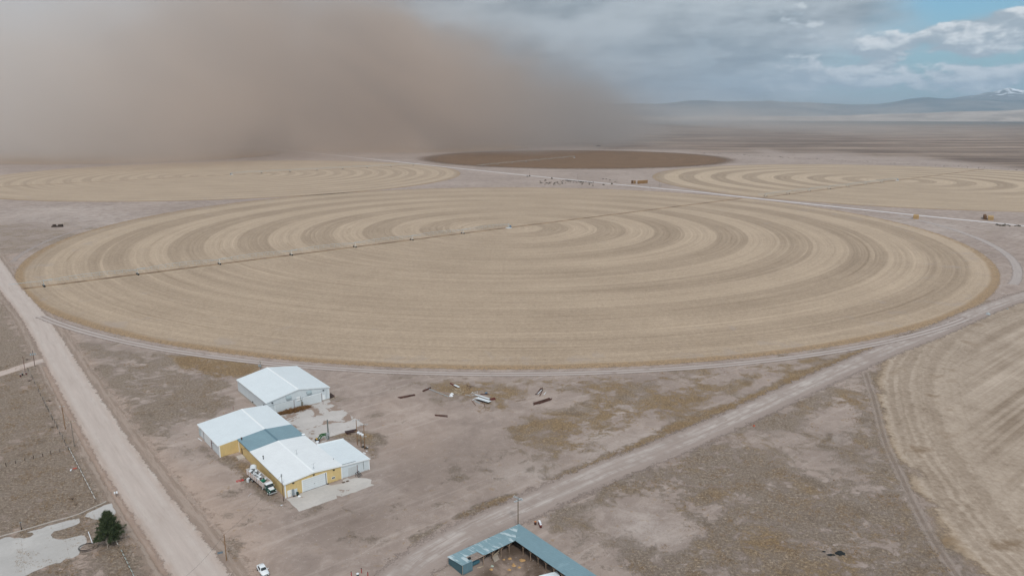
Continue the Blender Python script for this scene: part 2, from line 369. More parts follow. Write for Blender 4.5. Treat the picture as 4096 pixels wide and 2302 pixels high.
# ------------------------------------------------------------------ fields
def disc(name, c, r0, z, mat, label, n=256, wob=2.0, cut=None):
    """round field under one centre pivot, its rim a little uneven"""
    v = [(0, 0, 0)]; f = []
    for k, rr in enumerate((0.5, 1.0)):
        for i in range(n):
            a = 2 * math.pi * i / n
            w = 0 if k == 0 else wob * (mnoise.noise((math.cos(a) * 9, math.sin(a) * 9, c[0])))
            v.append(((r0 * rr + w) * math.cos(a), (r0 * rr + w) * math.sin(a), 0))
    for i in range(n):
        j = (i + 1) % n; f.append((0, 1 + i, 1 + j)); f.append((1 + i, 1 + n + i, 1 + n + j, 1 + j))
    o = mesh_obj(name, v, f, mat); o.location = (c[0], c[1], z); tag(o, label, 'field', kind='structure'); return o
def field_mat(name, light, darkc, period, r_ref, amp, sharp=0.35, edge=True, R0=386, lineaz=None, soft=0):
    m = material(name); p = OBJ(); x, y, z = SEP(p)
    r = M('SQRT', x * x + y * y); az_ = M('ARCTAN2', y, x)
    wob = (NZ(p, 0.02, 3) - 0.5) * 4
    # swaths were cut alternately one way and the other round: the sheen of the leaning stubble is painted into the colour
    nap_sheen = M('COSINE', (r + wob - r_ref) * (2 * math.pi / period))
    nap_sheen = SS(nap_sheen + (NZ(XYZ(r, 0.0, 0.0), 0.05, 4, .7) - .5) * 1.5, -sharp, sharp) * 2 - 1
    side = M('COSINE', az_ + 0.15) * -1.0  # painted sheen flips between the left and right of the pivot
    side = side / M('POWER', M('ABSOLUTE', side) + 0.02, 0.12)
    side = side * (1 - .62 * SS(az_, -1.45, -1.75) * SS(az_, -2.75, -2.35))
    fine = NZ(SCALE(XYZ(r, az_ * 45, 0.0), 1, 1, 1), 0.55, 5, 0.65)        # rows of stubble follow the circle
    rows = NZ(XYZ(r * 1.0, az_ * 2.5, 3.0), 0.42, 4, 0.7)
    rows2 = NZ(XYZ(r * 0.35, az_ * 1.2, 7.0), 0.9, 4, 0.7)
    blot = NZ(p, 0.016, 5, 0.6); gr = NZ(p, 0.55, 4, 0.75); gr2 = NZ(p, 1.8, 2, 0.6)
    line_ = SS(M('PINGPONG', r + wob * .5 + 8, 26.1), .9, .35) * SS(NZ(XYZ(r * .03, az_ * 4, 1.0), 1.0, 3), .46, .56)
    track = SS(NZ(XYZ(r, az_ * 0.35, 1.0), 0.30, 3, 0.6), 0.60, 0.68) * SS(NZ(XYZ(r * 0.05, az_ * 3, 0.0), 1.0, 3), 0.40, 0.60)
    mott = NZ(p, 0.16, 5, 0.7, 0.4)
    pair = SS(M('PINGPONG', r + wob * .2, 4.4), .75, .3) * SS(NZ(XYZ(r, az_ * .25, 4.0), 0.075, 2, .5), .54, .60) * SS(NZ(XYZ(r * .05, az_ * 2.2, 8.0), 1.0, 3), .38, .55)
    t = 0.52 + pair * .20 - nap_sheen * side * amp + (rows - 0.5) * 0.95 + (rows2 - 0.5) * 0.6 + (blot - 0.5) * 0.6 + (mott - .5) * .5 + (gr - 0.5) * 1.4 + (gr2 - 0.5) * 1.0 + (fine - 0.5) * 0.3
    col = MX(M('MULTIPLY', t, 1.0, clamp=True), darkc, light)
    col = MX(track * 0.45, col, tuple(min(1, c * 1.16) for c in light[:3]))
    col = MX(line_ * .28, col, lin(112, 92, 70))
    bare = SS(NZ(p, 0.05, 6, 0.7, 0.5) + SS(r, R0 * 0.8, R0) * 0.10, 0.64, 0.72)
    col = MX(bare * 0.4, col, lin(158, 146, 138))
    if edge:
        col = MX(SS(r + (gr - 0.5) * 6 + wob, R0 - 7, R0 - 4) * SS(mott + SS(y, 0, -300) * .2, .38, .60) * .75, col, MX(SS(gr * .6 + gr2 * .4, 0.35, 0.62), lin(104, 86, 66), lin(166, 138, 104)))
    if lineaz is not None:                                                 # worn lane under the parked pivot
        ca, sa = math.cos(lineaz), math.sin(lineaz)
        lat = x * sa - y * ca; alo = x * ca + y * sa
        q = M('ABSOLUTE', lat + (NZ(XYZ(alo, 0.0, 0.0), 0.06, 4) - 0.5) * 3 - 1.5)
        ln = SS(q + (gr - 0.5) * 2.0, 2.9, 1.5)
        col = MX(ln * 0.8, col, MX(SS(NZ(XYZ(alo, 0.0, 0.0), 0.05, 4), 0.40, 0.62), lin(96, 72, 50), lin(150, 124, 96)))
        q2 = M('ABSOLUTE', lat + 3.0)
        col = MX(SS(q2 + (gr - 0.5) * 1.2, 1.4, 0.5) * 0.4 * SS(alo, -20, 30), col, lin(184, 170, 148))
    al = SS((R0 - r) + (gr - 0.5) * (5 + soft) + (mott - .5) * soft * 1.6 + (gr2 - .5) * 3, -0.2, 0.6 + soft)
    finish(col, 0.95, bump=gr * 0.5 + gr2 * 0.3 + rows * 0.4, bd=0.25, alpha=al)
    return m
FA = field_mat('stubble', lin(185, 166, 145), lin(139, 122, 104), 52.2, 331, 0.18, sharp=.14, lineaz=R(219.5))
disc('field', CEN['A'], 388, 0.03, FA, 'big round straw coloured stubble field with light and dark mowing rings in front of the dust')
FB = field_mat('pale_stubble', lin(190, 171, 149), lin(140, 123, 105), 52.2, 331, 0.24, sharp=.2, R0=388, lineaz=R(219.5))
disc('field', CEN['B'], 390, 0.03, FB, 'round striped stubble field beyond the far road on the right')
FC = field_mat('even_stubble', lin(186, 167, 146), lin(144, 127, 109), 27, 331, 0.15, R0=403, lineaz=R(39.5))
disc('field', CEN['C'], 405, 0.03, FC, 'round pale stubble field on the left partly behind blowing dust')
FD = field_mat('ploughed_soil', lin(134, 106, 80), lin(84, 64, 46), 60, 300, 0.0, R0=394, soft=60)
disc('field', CEN['D'], 402, 0.03, FD, 'round dark brown ploughed field between the dust and the far road')
FE = field_mat('fallow_soil', lin(172, 152, 132), lin(140, 121, 103), 60, 300, 0.0, R0=392, soft=26)
disc('field', (-1010, 1930, 0), 397, 0.03, FE, 'brown round field half hidden in dust at far left')
disc('field', (-330, 2410, 0), 397, 0.03, FE, 'brown round field half hidden in dust behind the dark ploughed field')

# ------------------------------------------------------------------ roads (thin sheets whose ragged edges let the dirt through)
def smooth_line(pts, step):
    P_ = [Vector(p) for p in pts]; out = []
    for i in range(len(P_) - 1):
        p0, p1, p2, p3 = P_[max(i - 1, 0)], P_[i], P_[i + 1], P_[min(i + 2, len(P_) - 1)]
        n = max(1, int((p2 - p1).length / step))
        for k in range(n):
            t = k / n
            out.append(0.5 * ((2 * p1) + (p2 - p0) * t + (2 * p0 - 5 * p1 + 4 * p2 - p3) * t * t + (3 * p1 - p0 - 3 * p2 + p3) * t ** 3))
    out.append(P_[-1]); return out
def strip(name, left, right, z, mat, label, cat='road', cols=6, kind='structure'):
    n = len(left); v = []; f = []; uv = []
    run = 0.0
    for i in range(n):
        if i: run += ((left[i] + right[i]) / 2 - (left[i - 1] + right[i - 1]) / 2).length
        for k in range(cols + 1):
            q = left[i].lerp(right[i], k / cols); v.append((q.x, q.y, z)); uv.append((k / cols, run))
    for i in range(n - 1):
        for k in range(cols): a = i * (cols + 1) + k; f.append((a, a + 1, a + cols + 2, a + cols + 1))
    o = mesh_obj(name, v, f, mat); l = o.data.uv_layers.new(name='UVMap')
    for lp in o.data.loops: l.data[lp.index].uv = uv[lp.vertex_index]
    tag(o, label, cat, kind=kind); return o
def band(name, centre, width, z, mat, label, step=8):
    c = smooth_line(centre, step); n = len(c); L = []; Rr = []
    for i in range(n):
        t = (c[min(i + 1, n - 1)] - c[max(i - 1, 0)]).normalized(); s = Vector((-t.y, t.x, 0))
        w = width if not callable(width) else width(i / (n - 1))
        L.append(c[i] + s * w / 2); Rr.append(c[i] - s * w / 2)
    return strip(name, L, Rr, z, mat, label)
def road_mat(name, mid_c, side_c, tracks=(), wid=10.0, edge=0.16, cover=1.0, tw=0.05, rut=None, brk=(.36, .62), rs=.85):
    m = material(name); u, v, _ = UV(); p = POS()
    nz = NZ(p, 0.35, 5, 0.65); fn = NZ(p, 1.6, 4, 0.7); lo = NZ(XYZ(u * wid, v * 0.06, 0.0), 0.9, 5, 0.65)
    e = M('ABSOLUTE', u - 0.5) * 2
    col = MX(SS(e + (nz - 0.5) * 0.5, 0.45, 0.95), mid_c, side_c)
    col = MX(SS(lo, 0.45, 0.72) * 0.5, col, tuple(min(1, c * 1.22) for c in mid_c[:3]))
    col = MX(SS(lo, 0.48, 0.28) * 0.4, col, tuple(c * 0.80 for c in side_c[:3]))
    sh = (NZ(XYZ(v, 0.0, 0.0), 0.03, 4) - 0.5) * 0.10
    fr = NZ(XYZ(u * wid * 1.6, v * 0.16, 2.0), 1.0, 5, 0.7, .6)
    for t_ in tracks:
        k = SS(M('ABSOLUTE', u - t_ + sh) + (lo - 0.5) * 0.22 + (fr - .5) * .16, tw * 1.2, tw * 0.2)
        col = MX(k * SS(NZ(XYZ(v, t_ * 50, 0.0), 0.06, 5, 0.75), *brk) * SS(fr, .34 - (.62 - brk[1]), .58 - (.62 - brk[1])) * rs, col, rut or tuple(min(1, c * 1.25) for c in mid_c[:3]))
    col = MX((fn - 0.5) * 0.7, col, (0.5, 0.46, 0.43, 1))
    al = SS(1.0 - e + (nz - 0.5) * edge * 2.4 + (fn - 0.5) * edge * 1.3, edge * 0.35, edge * 0.95) * cover
    finish(col, 0.93, bump=nz * 0.3 + fn * 0.3 + lo * 0.3, bd=0.12, alpha=al)
    return m
GR = road_mat('gravel', lin(180, 168, 161), lin(168, 150, 138), (0.12, 0.3, 0.7), 13, 0.26, 1.0, .09, lin(190, 180, 173))
def dz_(pts): return [d(*q) for q in pts]
ROADC = dz_([(-90, 560), (-30, 640), (22, 720), (80, 790), (125, 860), (160, 922), (225, 1030), (300, 1150), (385, 1275), (440, 1350), (505, 1448), (600, 1590)])
BERM = road_mat('road_verge', lin(160, 143, 131), lin(150, 132, 117), (0.12, 0.2, 0.8, 0.9), 26, 0.35, 0.62, .035, lin(186, 170, 158), (.2, .4), .8)
band('road_verge', ROADC, 25.0, 0.02, BERM, 'scraped earth berms along both sides of the gravel road', 6)
band('road', ROADC, 13.2, 0.035, GR, 'wide pale gravel road running up the left side past the farm buildings', 6)
TRK = road_mat('two_wheel_track', lin(152, 138, 131), lin(138, 124, 116), (0.3, 0.7), 5, 0.34, 0.85, .15, lin(206, 197, 192), (.28, .48), .65)
def arc(c, r0, a0, a1, n=60, r1=None):
    return [Vector((c[0] + (r0 + ((r1 or r0) - r0) * i / n) * math.cos(R(a0 + (a1 - a0) * i / n)), c[1] + (r0 + ((r1 or r0) - r0) * i / n) * math.sin(R(a0 + (a1 - a0) * i / n)), 0)) for i in range(n + 1)]
band('farm_track', arc(CEN['A'], 391.5, -129, -52), 6.5, 0.045, TRK, 'two wheel dirt track curving round the near edge of the big round field', 8)
PER = road_mat('loose_track', lin(180, 170, 166), lin(164, 152, 146), (0.35, 0.6), 7, 0.42, 0.75, .14, lin(194, 184, 177))
PEL = road_mat('faint_track', lin(172, 160, 154), lin(158, 146, 138), (0.3, 0.65), 6, 0.5, 0.6, .14, lin(186, 176, 170))
band('farm_track', arc(CEN['A'], 393, -36, 12, 40, 420), 8.0, 0.045, PER, 'pale dirt track round the right edge of the big round field', 8)
band('farm_track', arc(CEN['A'], 393, -156, -182, 30, 398), 6.0, 0.045, PEL, 'faint dirt track round the left edge of the big round field', 8)
DG = road_mat('dirt_road', lin(154, 141, 134), lin(142, 128, 120), (0.32, 0.44, 0.6), 14, 0.4, 0.95, .08, lin(202, 194, 189), (.36, .62), .7)
def mid(a, b): return (a + b) / 2
DIAG = [d(900, 1600), d(1010, 1448), d(1160, 1350), d(1310, 1280)] + [mid(c4(*a), c4(*b)) for a, b in (((0, 840), (0, 990)), ((400, 690), (400, 830)), ((800, 515), (800, 650)), ((1200, 350), (1200, 450)), ((1500, 225), (1500, 312)), ((1800, 112), (1800, 188)), ((2000, 20), (2000, 105)), ((2229, -60), (2229, 20)))] + [d(2800, 680)]
band('road', DIAG, 16.0, 0.04, DG, 'rutted grey dirt road running diagonally from the open shed to the right edge', 6)
FR = road_mat('far_gravel', lin(206, 202, 203), lin(190, 182, 180), (), 8, 0.12, 1.0)
band('road', [Vector(q) for q in ((-900, 2460, 0), (-427, 1860, 0), (-200, 1560, 0), (-49, 1364, 0), (70, 1214, 0), (166, 1095, 0), (258, 989, 0), (303, 924, 0), (428, 760, 0), (491.5, 684, 0), (620, 520, 0))], 7.0, 0.05, FR, 'straight white gravel road crossing behind the big round field', 20)
SL = road_mat('lane', lin(182, 168, 160), lin(168, 150, 138), (), 7, 0.2, 1.0)
band('road', dz_([(-80, 962), (0, 940), (50, 924), (100, 908), (150, 895)]), 7.5, 0.03, SL, 'short dirt lane joining the gravel road from the left edge', 5)
VG = road_mat('verge_track', lin(170, 148, 134), lin(150, 130, 114), (0.3, 0.7), 5, 0.4, 0.7, .14, lin(190, 172, 160))
band('farm_track', dz_([(118, 920), (175, 1030), (245, 1150), (330, 1290), (430, 1440)]), 5.0, 0.022, VG, 'worn wheel track in the verge left of the gravel road', 5)
# cut field at lower right, rows along the grid
m = material('mown_field'); p = ROTZ(POS(), -TH); x, y, z = SEP(p)
rows = NZ(XYZ(x * 0.012, y, 0.0), 0.16, 5, 0.62); rows2 = NZ(XYZ(x * 0.02, y, 4.0), 0.55, 4, 0.65); gr = NZ(POS(), 0.6, 5, 0.72); bl = NZ(POS(), 0.06, 5, 0.65, .5)
px_, py_, pz_ = SEP(OBJ()); rr_ = M('SQRT', px_ * px_ + py_ * py_); aa_ = M('ARCTAN2', py_, px_)
r_c = 318 - rr_ + (bl - 0.5) * 6
rim = SS(r_c, 44, 20)
t = 0.42 + (rows - 0.5) * 2.8 * (1 - rim * 0.85) + (rows2 - 0.5) * 0.9 + (gr - 0.5) * 1.0 + (bl - .5) * 1.1
wheel = SS(NZ(XYZ(r_c, aa_ * 1.6, 0.0), 0.34, 4, 0.65) + (gr - .5) * .25, 0.42, 0.62)
t = t * (1 - rim * 0.6) + rim * (wheel * 0.30 + .16 + (gr - 0.5) * 0.9 + (bl - .5) * .9)
col = MX(M('MULTIPLY', t, 1.0, clamp=True), lin(132, 116, 100), lin(184, 169, 154))
col = MX(SS(bl, .55, .7) * rim * 0.8, col, lin(118, 98, 76))
col = MX(SS(M('ABSOLUTE', r_c - 3 + (gr - .5) * 5), 4, 1.5) * .3, col, MX(gr, lin(120, 100, 74), lin(170, 142, 104)))
al = SS(r_c + (gr - 0.5) * 9 + (bl - .5) * 16, 0.0, 6.0)
finish(col, 0.95, bump=gr * .6 + rows * .6, bd=0.25, alpha=al)
disc('field', (423, 122), 322, 0.028, m, 'mown field with diagonal rows and curving wheel tracks at lower right')
FT = road_mat('field_edge_track', lin(150, 135, 124), lin(134, 115, 94), (0.3, 0.7), 5, 0.7, 0.5, .15, lin(186, 172, 162), (.3, .5), .8)
band('farm_track', [c4(*q) for q in ((1395, 380), (1450, 560), (1490, 720), (1570, 900), (1650, 1070), (1740, 1240), (1860, 1420), (1980, 1600))], 5.5, 0.034, FT, 'worn grassy track along the edge of the mown field at lower right', 6)
# ------------------------------------------------------------------ materials for built things
def plain_mat(name, c, rough=0.7, var=0.12, scale=2.0, metal=0.0, bump=0.0, rust=None, rust_at=0.62, spec=0.3, dirt=None):
    m = material(name); p = OBJ()
    n = NZ(p, scale, 5, 0.65)
    c = tuple(c[:3])
    col = MX(SS(n, 0.3, 0.7), tuple(k * (1 - var) for k in c), tuple(min(1, k * (1 + var)) for k in c))
    if rust: col = MX(SS(NZ(p, scale * 0.7, 6, 0.7, 0.4), rust_at, rust_at + 0.06), col, rust)
    if dirt: col = MX(SS(SEP(p)[2] + (n - 0.5) * dirt[1], dirt[1], 0.0) * 0.6, col, dirt[0])
    finish(col, rough, bump=n if bump else None, bd=bump or 0.01, metal=metal, spec=spec); return m
def sheet_metal(name, c, pitch=0.45, lines=0.10, var=0.05, rough=0.45, along='xy', rust=None, seam=None, soil=None, fade=None):
    """profiled sheet: ribs run up the wall or down the roof slope"""
    m = material(name); p = OBJ(); x, y, z = SEP(p)
    k = x + y if along == 'xy' else (x if along == 'x' else y)
    w = M('PINGPONG', k, pitch / 2) / (pitch / 2)
    rib = SS(w, 0.72, 0.92)
    c = tuple(c[:3]); n = NZ(SCALE(p, 0.25, 0.25, 0.25), 1.0, 6, 0.65); n2 = NZ(SCALE(p, 1.2, 1.2, 0.3), 1.0, 4, 0.6)
    col = MX(SS(n * .6 + n2 * .4, 0.35, 0.65), tuple(q * (1 - var) for q in c), tuple(min(0.95, q * (1 + var)) for q in c))
    col = MX(rib * lines, col, tuple(q * 0.45 for q in c))
    if seam:
        sx = M('PINGPONG', (y if along != 'y' else x), seam / 2) / (seam / 2)
        col = MX(SS(sx, 0.985, 0.997) * 0.22, col, tuple(q * 0.6 for q in c))
    if fade: col = MX(SS(NZ(SCALE(p, *fade[1]), 1.0, 5, 0.6), fade[2], fade[2] + 0.10) * fade[3], col, fade[0])
    if rust: col = MX(SS(NZ(p, 0.8, 6, 0.7, 0.6), rust[1], rust[1] + 0.05) * 0.8, col, rust[0])
    if soil: col = MX(SS(z + (n2 - 0.5) * 0.8, soil[1], 0.0) * 0.55, col, soil[0])
    finish(col, rough, bump=rib, bd=0.03, spec=0.35); return m
def door_mat(name, c, pitch=0.6, stain=None):
    m = material(name); p = OBJ(); x, y, z = SEP(p)
    w = M('PINGPONG', z, pitch / 2) / (pitch / 2); ln = SS(w, 0.90, 0.96); n = NZ(SCALE(p, 1, 1, 0.25), 1.6, 5, 0.65)
    c = tuple(c[:3]); col = MX(SS(n, 0.3, 0.7), tuple(q * 0.95 for q in c), c); col = MX(ln * 0.32, col, tuple(q * 0.4 for q in c))
    if stain: col = MX(SS(NZ(SCALE(p, 2.2, 1, 0.35), 1.0, 5, 0.7), 0.62, 0.74) * SS(z, stain[1] - 1.2, stain[1]) * 0.8, col, stain[0])
    finish(col, 0.5, bump=ln * -1.0, bd=0.03); return m
WHITE = lin(226, 232, 236, .86); COOLW = lin(206, 218, 226, .84); YEL = 0; TEAL = lin(112, 146, 160, .9)
ROOFW = sheet_metal('white_roof_sheet', (0.735, 0.775, 0.80), 0.6, 0.07, 0.035, 0.42, 'y', seam=6.0)
ROOFW2 = sheet_metal('cool_white_roof_sheet', (0.665, 0.735, 0.775), 0.6, 0.07, 0.03, 0.42, 'y', seam=6.0)
ROOFT = sheet_metal('teal_roof_sheet', lin(128, 158, 170, .9), 0.6, 0.22, 0.06, 0.5, 'y')
WALLW = sheet_metal('white_wall_sheet', (0.63, 0.70, 0.74), 0.45, 0.14, 0.04, 0.5, 'xy', soil=(lin(150, 128, 110), 0.35))
WALLY = sheet_metal('yellow_wall_sheet', lin(214, 190, 136, 1.0), 0.45, 0.24, 0.06, 0.5, 'xy', soil=(lin(140, 110, 78), 0.3))
TRIM = plain_mat('white_trim', (0.80, 0.84, 0.86), 0.5, 0.03)
DOORW = door_mat('white_sectional_door', (0.70, 0.75, 0.78), 0.6, (lin(120, 78, 60), 3.6))
DARK = plain_mat('dark_iron', (0.025, 0.025, 0.027), 0.6, 0.2)
RUSTRED = plain_mat('red_oxide_paint', (0.13, 0.035, 0.03), 0.7, 0.2)
RUST = plain_mat('rusty_steel', (0.085, 0.040, 0.030), 0.85, 0.45, 1.4, bump=0.02)
GREYM = plain_mat('grey_metal', (0.33, 0.37, 0.39), 0.5, 0.15)
GALV = plain_mat('galvanised_steel', (0.50, 0.54, 0.56), 0.4, 0.12, metal=0.3)
CONC = plain_mat('cast_concrete', (0.42, 0.385, 0.35), 0.9, 0.14, 1.2, bump=0.02)
GLASS = plain_mat('dark_glass', (0.02, 0.028, 0.03), 0.08, 0.1, spec=0.6)
WOOD = plain_mat('weathered_wood', (0.20, 0.15, 0.11), 0.9, 0.3, 1.5, bump=0.02)
POLEW = plain_mat('creosoted_pole', (0.235, 0.135, 0.065), 0.85, 0.35, 1.0, bump=0.02)
POLEG = plain_mat('grey_pole', (0.20, 0.175, 0.15), 0.9, 0.3, 1.0, bump=0.02)
PALEW = plain_mat('bleached_timber', (0.42, 0.35, 0.26), 0.9, 0.3, 1.5, bump=0.02)
BLACK = plain_mat('black_rubber', (0.018, 0.018, 0.019), 0.8, 0.2)
WPAINT = plain_mat('white_paint', (0.74, 0.77, 0.79), 0.5, 0.06)
def slab_mat(name, bare, lightc=(0.52, 0.49, 0.465), joint=6.0, seed=0.0, speck=.6):
    m = material(name); p = OBJ(); x, y, z = SEP(p)
    n = NZ(XYZ(x, y, seed), 0.13, 6, 0.6, 0.5); f = NZ(p, 1.1, 5, 0.7); b = NZ(XYZ(x, y, seed + 5), 0.05, 4, .6); g = NZ(p, 4.0, 3, 0.7)
    col = MX(SS(b * 0.6 + f * 0.4, 0.35, 0.65), tuple(k * 0.86 for k in lightc), lightc)
    jx = SS(M('PINGPONG', x + (f - .5) * .15, joint / 2) / (joint / 2), 1 - 0.10 / joint, 1.0); jy = SS(M('PINGPONG', y + (f - .5) * .15, joint / 2) / (joint / 2), 1 - 0.10 / joint, 1.0)
    col = MX(M('MAXIMUM', jx, jy) * SS(f, 0.35, 0.6) * 0.8, col, lin(110, 92, 80))
    col = MX(SS(NZ(p, 0.8, 4, 0.7, 0.3), 0.68, 0.71) * speck, col, lin(118, 96, 80))
    col = MX(SS(NZ(XYZ(x, y, 3.0), .12, 4, .6), .42, .6) * .35, col, tuple(k * .72 for k in lightc))
    col = MX(SS(n + (f - .5) * .12, 1 - bare - 0.02, 1 - bare + 0.01), col, MX(f, lin(134, 116, 104), lin(152, 136, 126)))
    col = MX((g - .5) * .5, col, (0.3, 0.28, 0.26, 1))
    finish(col, 0.92, bump=f * .4 + g * .2, bd=0.03); return m
def slab(name, pts, z, mat, label, cat='concrete slab', rough=0.35, th=0.10, org=None, rz=0.0, seg=1.0):
    """poured slab: irregular outline with a real edge"""
    org = Vector(org) if org else Vector(pts[0]); c, s = math.cos(-rz), math.sin(-rz)
    out = []
    n = len(pts)
    for i in range(n):
        a, b = Vector(pts[i]), Vector(pts[(i + 1) % n]); k = max(1, int((b - a).length / seg))
        for j in range(k):
            q = a.lerp(b, j / k)
            if j or rough > 0.5: q = q + Vector((mnoise.noise(q * 0.6), mnoise.noise(q * 0.6 + Vector((9, 3, 5))), 0)) * rough * 1.6
            q = q - org; out.append((q.x * c - q.y * s, q.x * s + q.y * c))
    bm = bmesh.new(); vs = [bm.verts.new((a, b, z)) for a, b in out]; lo = [bm.verts.new((a, b, -0.05)) for a, b in out]
    f = bm.faces.new(vs); 
    for i in range(len(vs)): bm.faces.new((vs[i], lo[i], lo[(i + 1) % len(vs)], vs[(i + 1) % len(vs)]))
    bmesh.ops.recalc_face_normals(bm, faces=bm.faces); bmesh.ops.triangulate(bm, faces=[f])
    me = bpy.data.meshes.new(name); bm.to_mesh(me); bm.free(); me.materials.append(mat)
    o = bpy.data.objects.new(name, me); COL.objects.link(o); o.location = org; o.rotation_euler = (0, 0, rz)
    tag(o, label, cat, kind='structure'); return o

# ------------------------------------------------------------------ the workshop: hall, teal link, wing and lean-to
SO = Vector((-63.15, 181.5, 0))
def S(x, y, z=0.0): return SO + U2 * x + V2 * y + Vector((0, 0, z))
shop = thing('workshop_building', 'long yellow and white metal workshop with a teal strip across its white roof', 'workshop', SO, TH)
RS = 0.0953; EZ = 4.3; RX = 8.6
def rz_(x): return EZ + RS * (RX - abs(x - RX))
MB().prism([(0, 0), (17.2, 0), (17.2, EZ), (RX, rz_(RX)), (0, EZ)], 0, 0.15).bx(0, 0.15, 0.15, 36.65, 0, EZ).build('hall_wall', WALLY, shop)
MB().prism([(-6, 0), (0.15, 0), (0.15, EZ), (-6, rz_(-6))], 36.65, 36.8).build('wing_end_wall', WALLY, shop)
MB().bx(-6, -5.85, 36.8, 57.7, 0, rz_(-6)).bx(17.05, 17.2, 0.15, 57.55, 0, EZ).prism([(-5.85, 0), (17.2, 0), (17.2, EZ), (RX, rz_(RX)), (-5.85, rz_(-5.85))], 57.55, 57.7).build('wing_wall', WALLW, shop)
def gable(x0, x1, y0, y1, t=0.14, dz=0.0):
    a, b, c = rz_(x0) + dz, rz_(RX) + dz, rz_(x1) + dz
    return MB().prism([(x0, a), (RX, b), (x1, c), (x1, c + t), (RX, b + t), (x0, a + t)], y0, y1)
gable(-0.28, 17.4, -0.28, 25.8).build('hall_roof', ROOFW, shop)
gable(-0.22, 17.4, 25.8, 36.78, dz=-0.02).build('link_roof', ROOFT, shop)
gable(-6.28, 17.4, 36.78, 57.95).build('wing_roof', ROOFW2, shop)
rc = MB()
for y0, y1 in ((-0.28, 25.8), (36.78, 57.95)): rc.prism([(RX - 0.3, rz_(RX - 0.3) + 0.143), (RX, rz_(RX) + 0.15), (RX + 0.3, rz_(RX + 0.3) + 0.143), (RX + 0.3, rz_(RX + 0.3) + 0.17), (RX, rz_(RX) + 0.20), (RX - 0.3, rz_(RX - 0.3) + 0.17)], y0, y1)
build_each(rc, 'ridge_cap', TRIM, shop)
MB().prism([(RX - 0.35, rz_(RX - 0.35) + 0.123), (RX, rz_(RX) + 0.13), (RX + 0.35, rz_(RX + 0.35) + 0.123), (RX + 0.35, rz_(RX + 0.35) + 0.16), (RX, rz_(RX) + 0.19), (RX - 0.35, rz_(RX - 0.35) + 0.16)], 25.8, 36.78).build('teal_ridge_cap', plain_mat('teal_cap', lin(100, 132, 146, .85), .5, .06), shop)
tr = MB().bx(-0.06, 0.28, -0.05, -0.003, 0, EZ).bx(-0.06, -0.003, 0, 0.3, 0, EZ).bx(17.0, 17.26, -0.05, -0.003, 0, EZ).bx(-6.06, -6.003, 36.8, 37.1, 0, 3.7).bx(-6.06, -5.8, 36.58, 36.647, 0, 3.7).bx(-0.1, -0.003, 36.35, 36.62, 0, 4.25)
for x0, x1 in ((-0.3, RX), (RX, 17.42)): tr.prism([(x0, rz_(x0) - 0.22), (x1, rz_(x1) - 0.22), (x1, rz_(x1) + 0.16), (x0, rz_(x0) + 0.16)], -0.34, -0.283)
tr.bx(-0.36, -0.285, -0.28, 25.8, 4.10, 4.42).bx(-6.36, -6.285, 36.7, 57.95, 3.52, 3.84)
build_each(tr, 'trim', TRIM, shop)
MB().bx(-0.3, -0.225, 25.8, 36.6, 4.1, 4.4).build('teal_eave', plain_mat('teal_eave_paint', lin(118, 150, 164, .85), .5, .05), shop)
dr = MB().bx(5.15, 12.1, -0.055, -0.004, 0.06, 3.62).build('roller_door', DOORW, shop)
MB().bx(4.92, 5.14, -0.10, -0.004, 0, 3.75).bx(12.28, 12.5, -0.10, -0.004, 0, 3.75).bx(5.14, 12.28, -0.10, -0.004, 3.63, 3.75).build('door_frame', TRIM, dr)
MB().bx(12.11, 12.27, -0.09, -0.004, 0, 3.6).bx(5.15, 12.1, -0.09, -0.004, 0.0, 0.055).build('door_seal', DARK, dr)
MB().bx(8.45, 8.75, -0.09, -0.056, 1.5, 1.6).build('handle', DARK, dr)
pdoor = MB().bx(0.6, 1.62, -0.06, -0.004, 0.02, 2.05).build('entry_door', TRIM, shop); MB().bx(1.45, 1.53, -0.12, -0.061, 0.98, 1.06).build('handle', DARK, pdoor)
MB().bx(1.72, 1.9, -0.05, -0.004, 0.0, 2.1).bx(2.62, 3.5, -0.06, -0.004, 0.02, 1.85).build('patch_panel', plain_mat('pale_panel', (0.62, 0.69, 0.73), .5, .08), shop)
MB().bx(1.92, 2.6, -0.07, -0.004, 0.02, 2.0).build('grey_panel', sheet_metal('grey_slats', lin(150, 160, 166), 0.16, 0.5), shop)
for x, z in ((2.45, 3.85), (8.56, 4.3), (14.69, 3.75)):
    MB().bx(x - 0.25, x + 0.25, -0.30, -0.004, z - 0.12, z + 0.12).build('wall_light', DARK, shop, bevel=0.03)
wf = MB().bx(13.95, 14.98, -0.07, -0.004, 0.95, 1.68).build('window', TRIM, shop)
MB().bx(14.05, 14.43, -0.085, -0.071, 1.05, 1.58).bx(14.5, 14.88, -0.085, -0.071, 1.05, 1.58).build('pane', GLASS, wf)
MB().bx(-0.07, -0.004, 33.65, 34.5, 0.25, 2.2).build('side_door', plain_mat('brown_door', (0.10, 0.06, 0.045), .7, .2), shop)
MB().bx(-0.25, -0.004, 10.3, 10.75, 3.55, 3.85).build('wall_unit', GREYM, shop)
sl = MB().bx(-6.10, -6.004, 44.5, 52.0, 0.08, 3.15).build('sliding_door', plain_mat('white_sliding_door', (0.70, 0.75, 0.77), .5, .06), shop)
build_each(MB().bx(-6.14, -6.004, 52.02, 52.25, 0, 3.3).bx(-6.14, -6.004, 44.25, 44.48, 0, 3.3), 'door_post', RUSTRED, sl)
MB().bx(-6.07, -6.004, 56.2, 57.1, 0.05, 2.05).build('wing_door', plain_mat('pale_green_door', (0.36, 0.45, 0.47), .6, .08), shop)
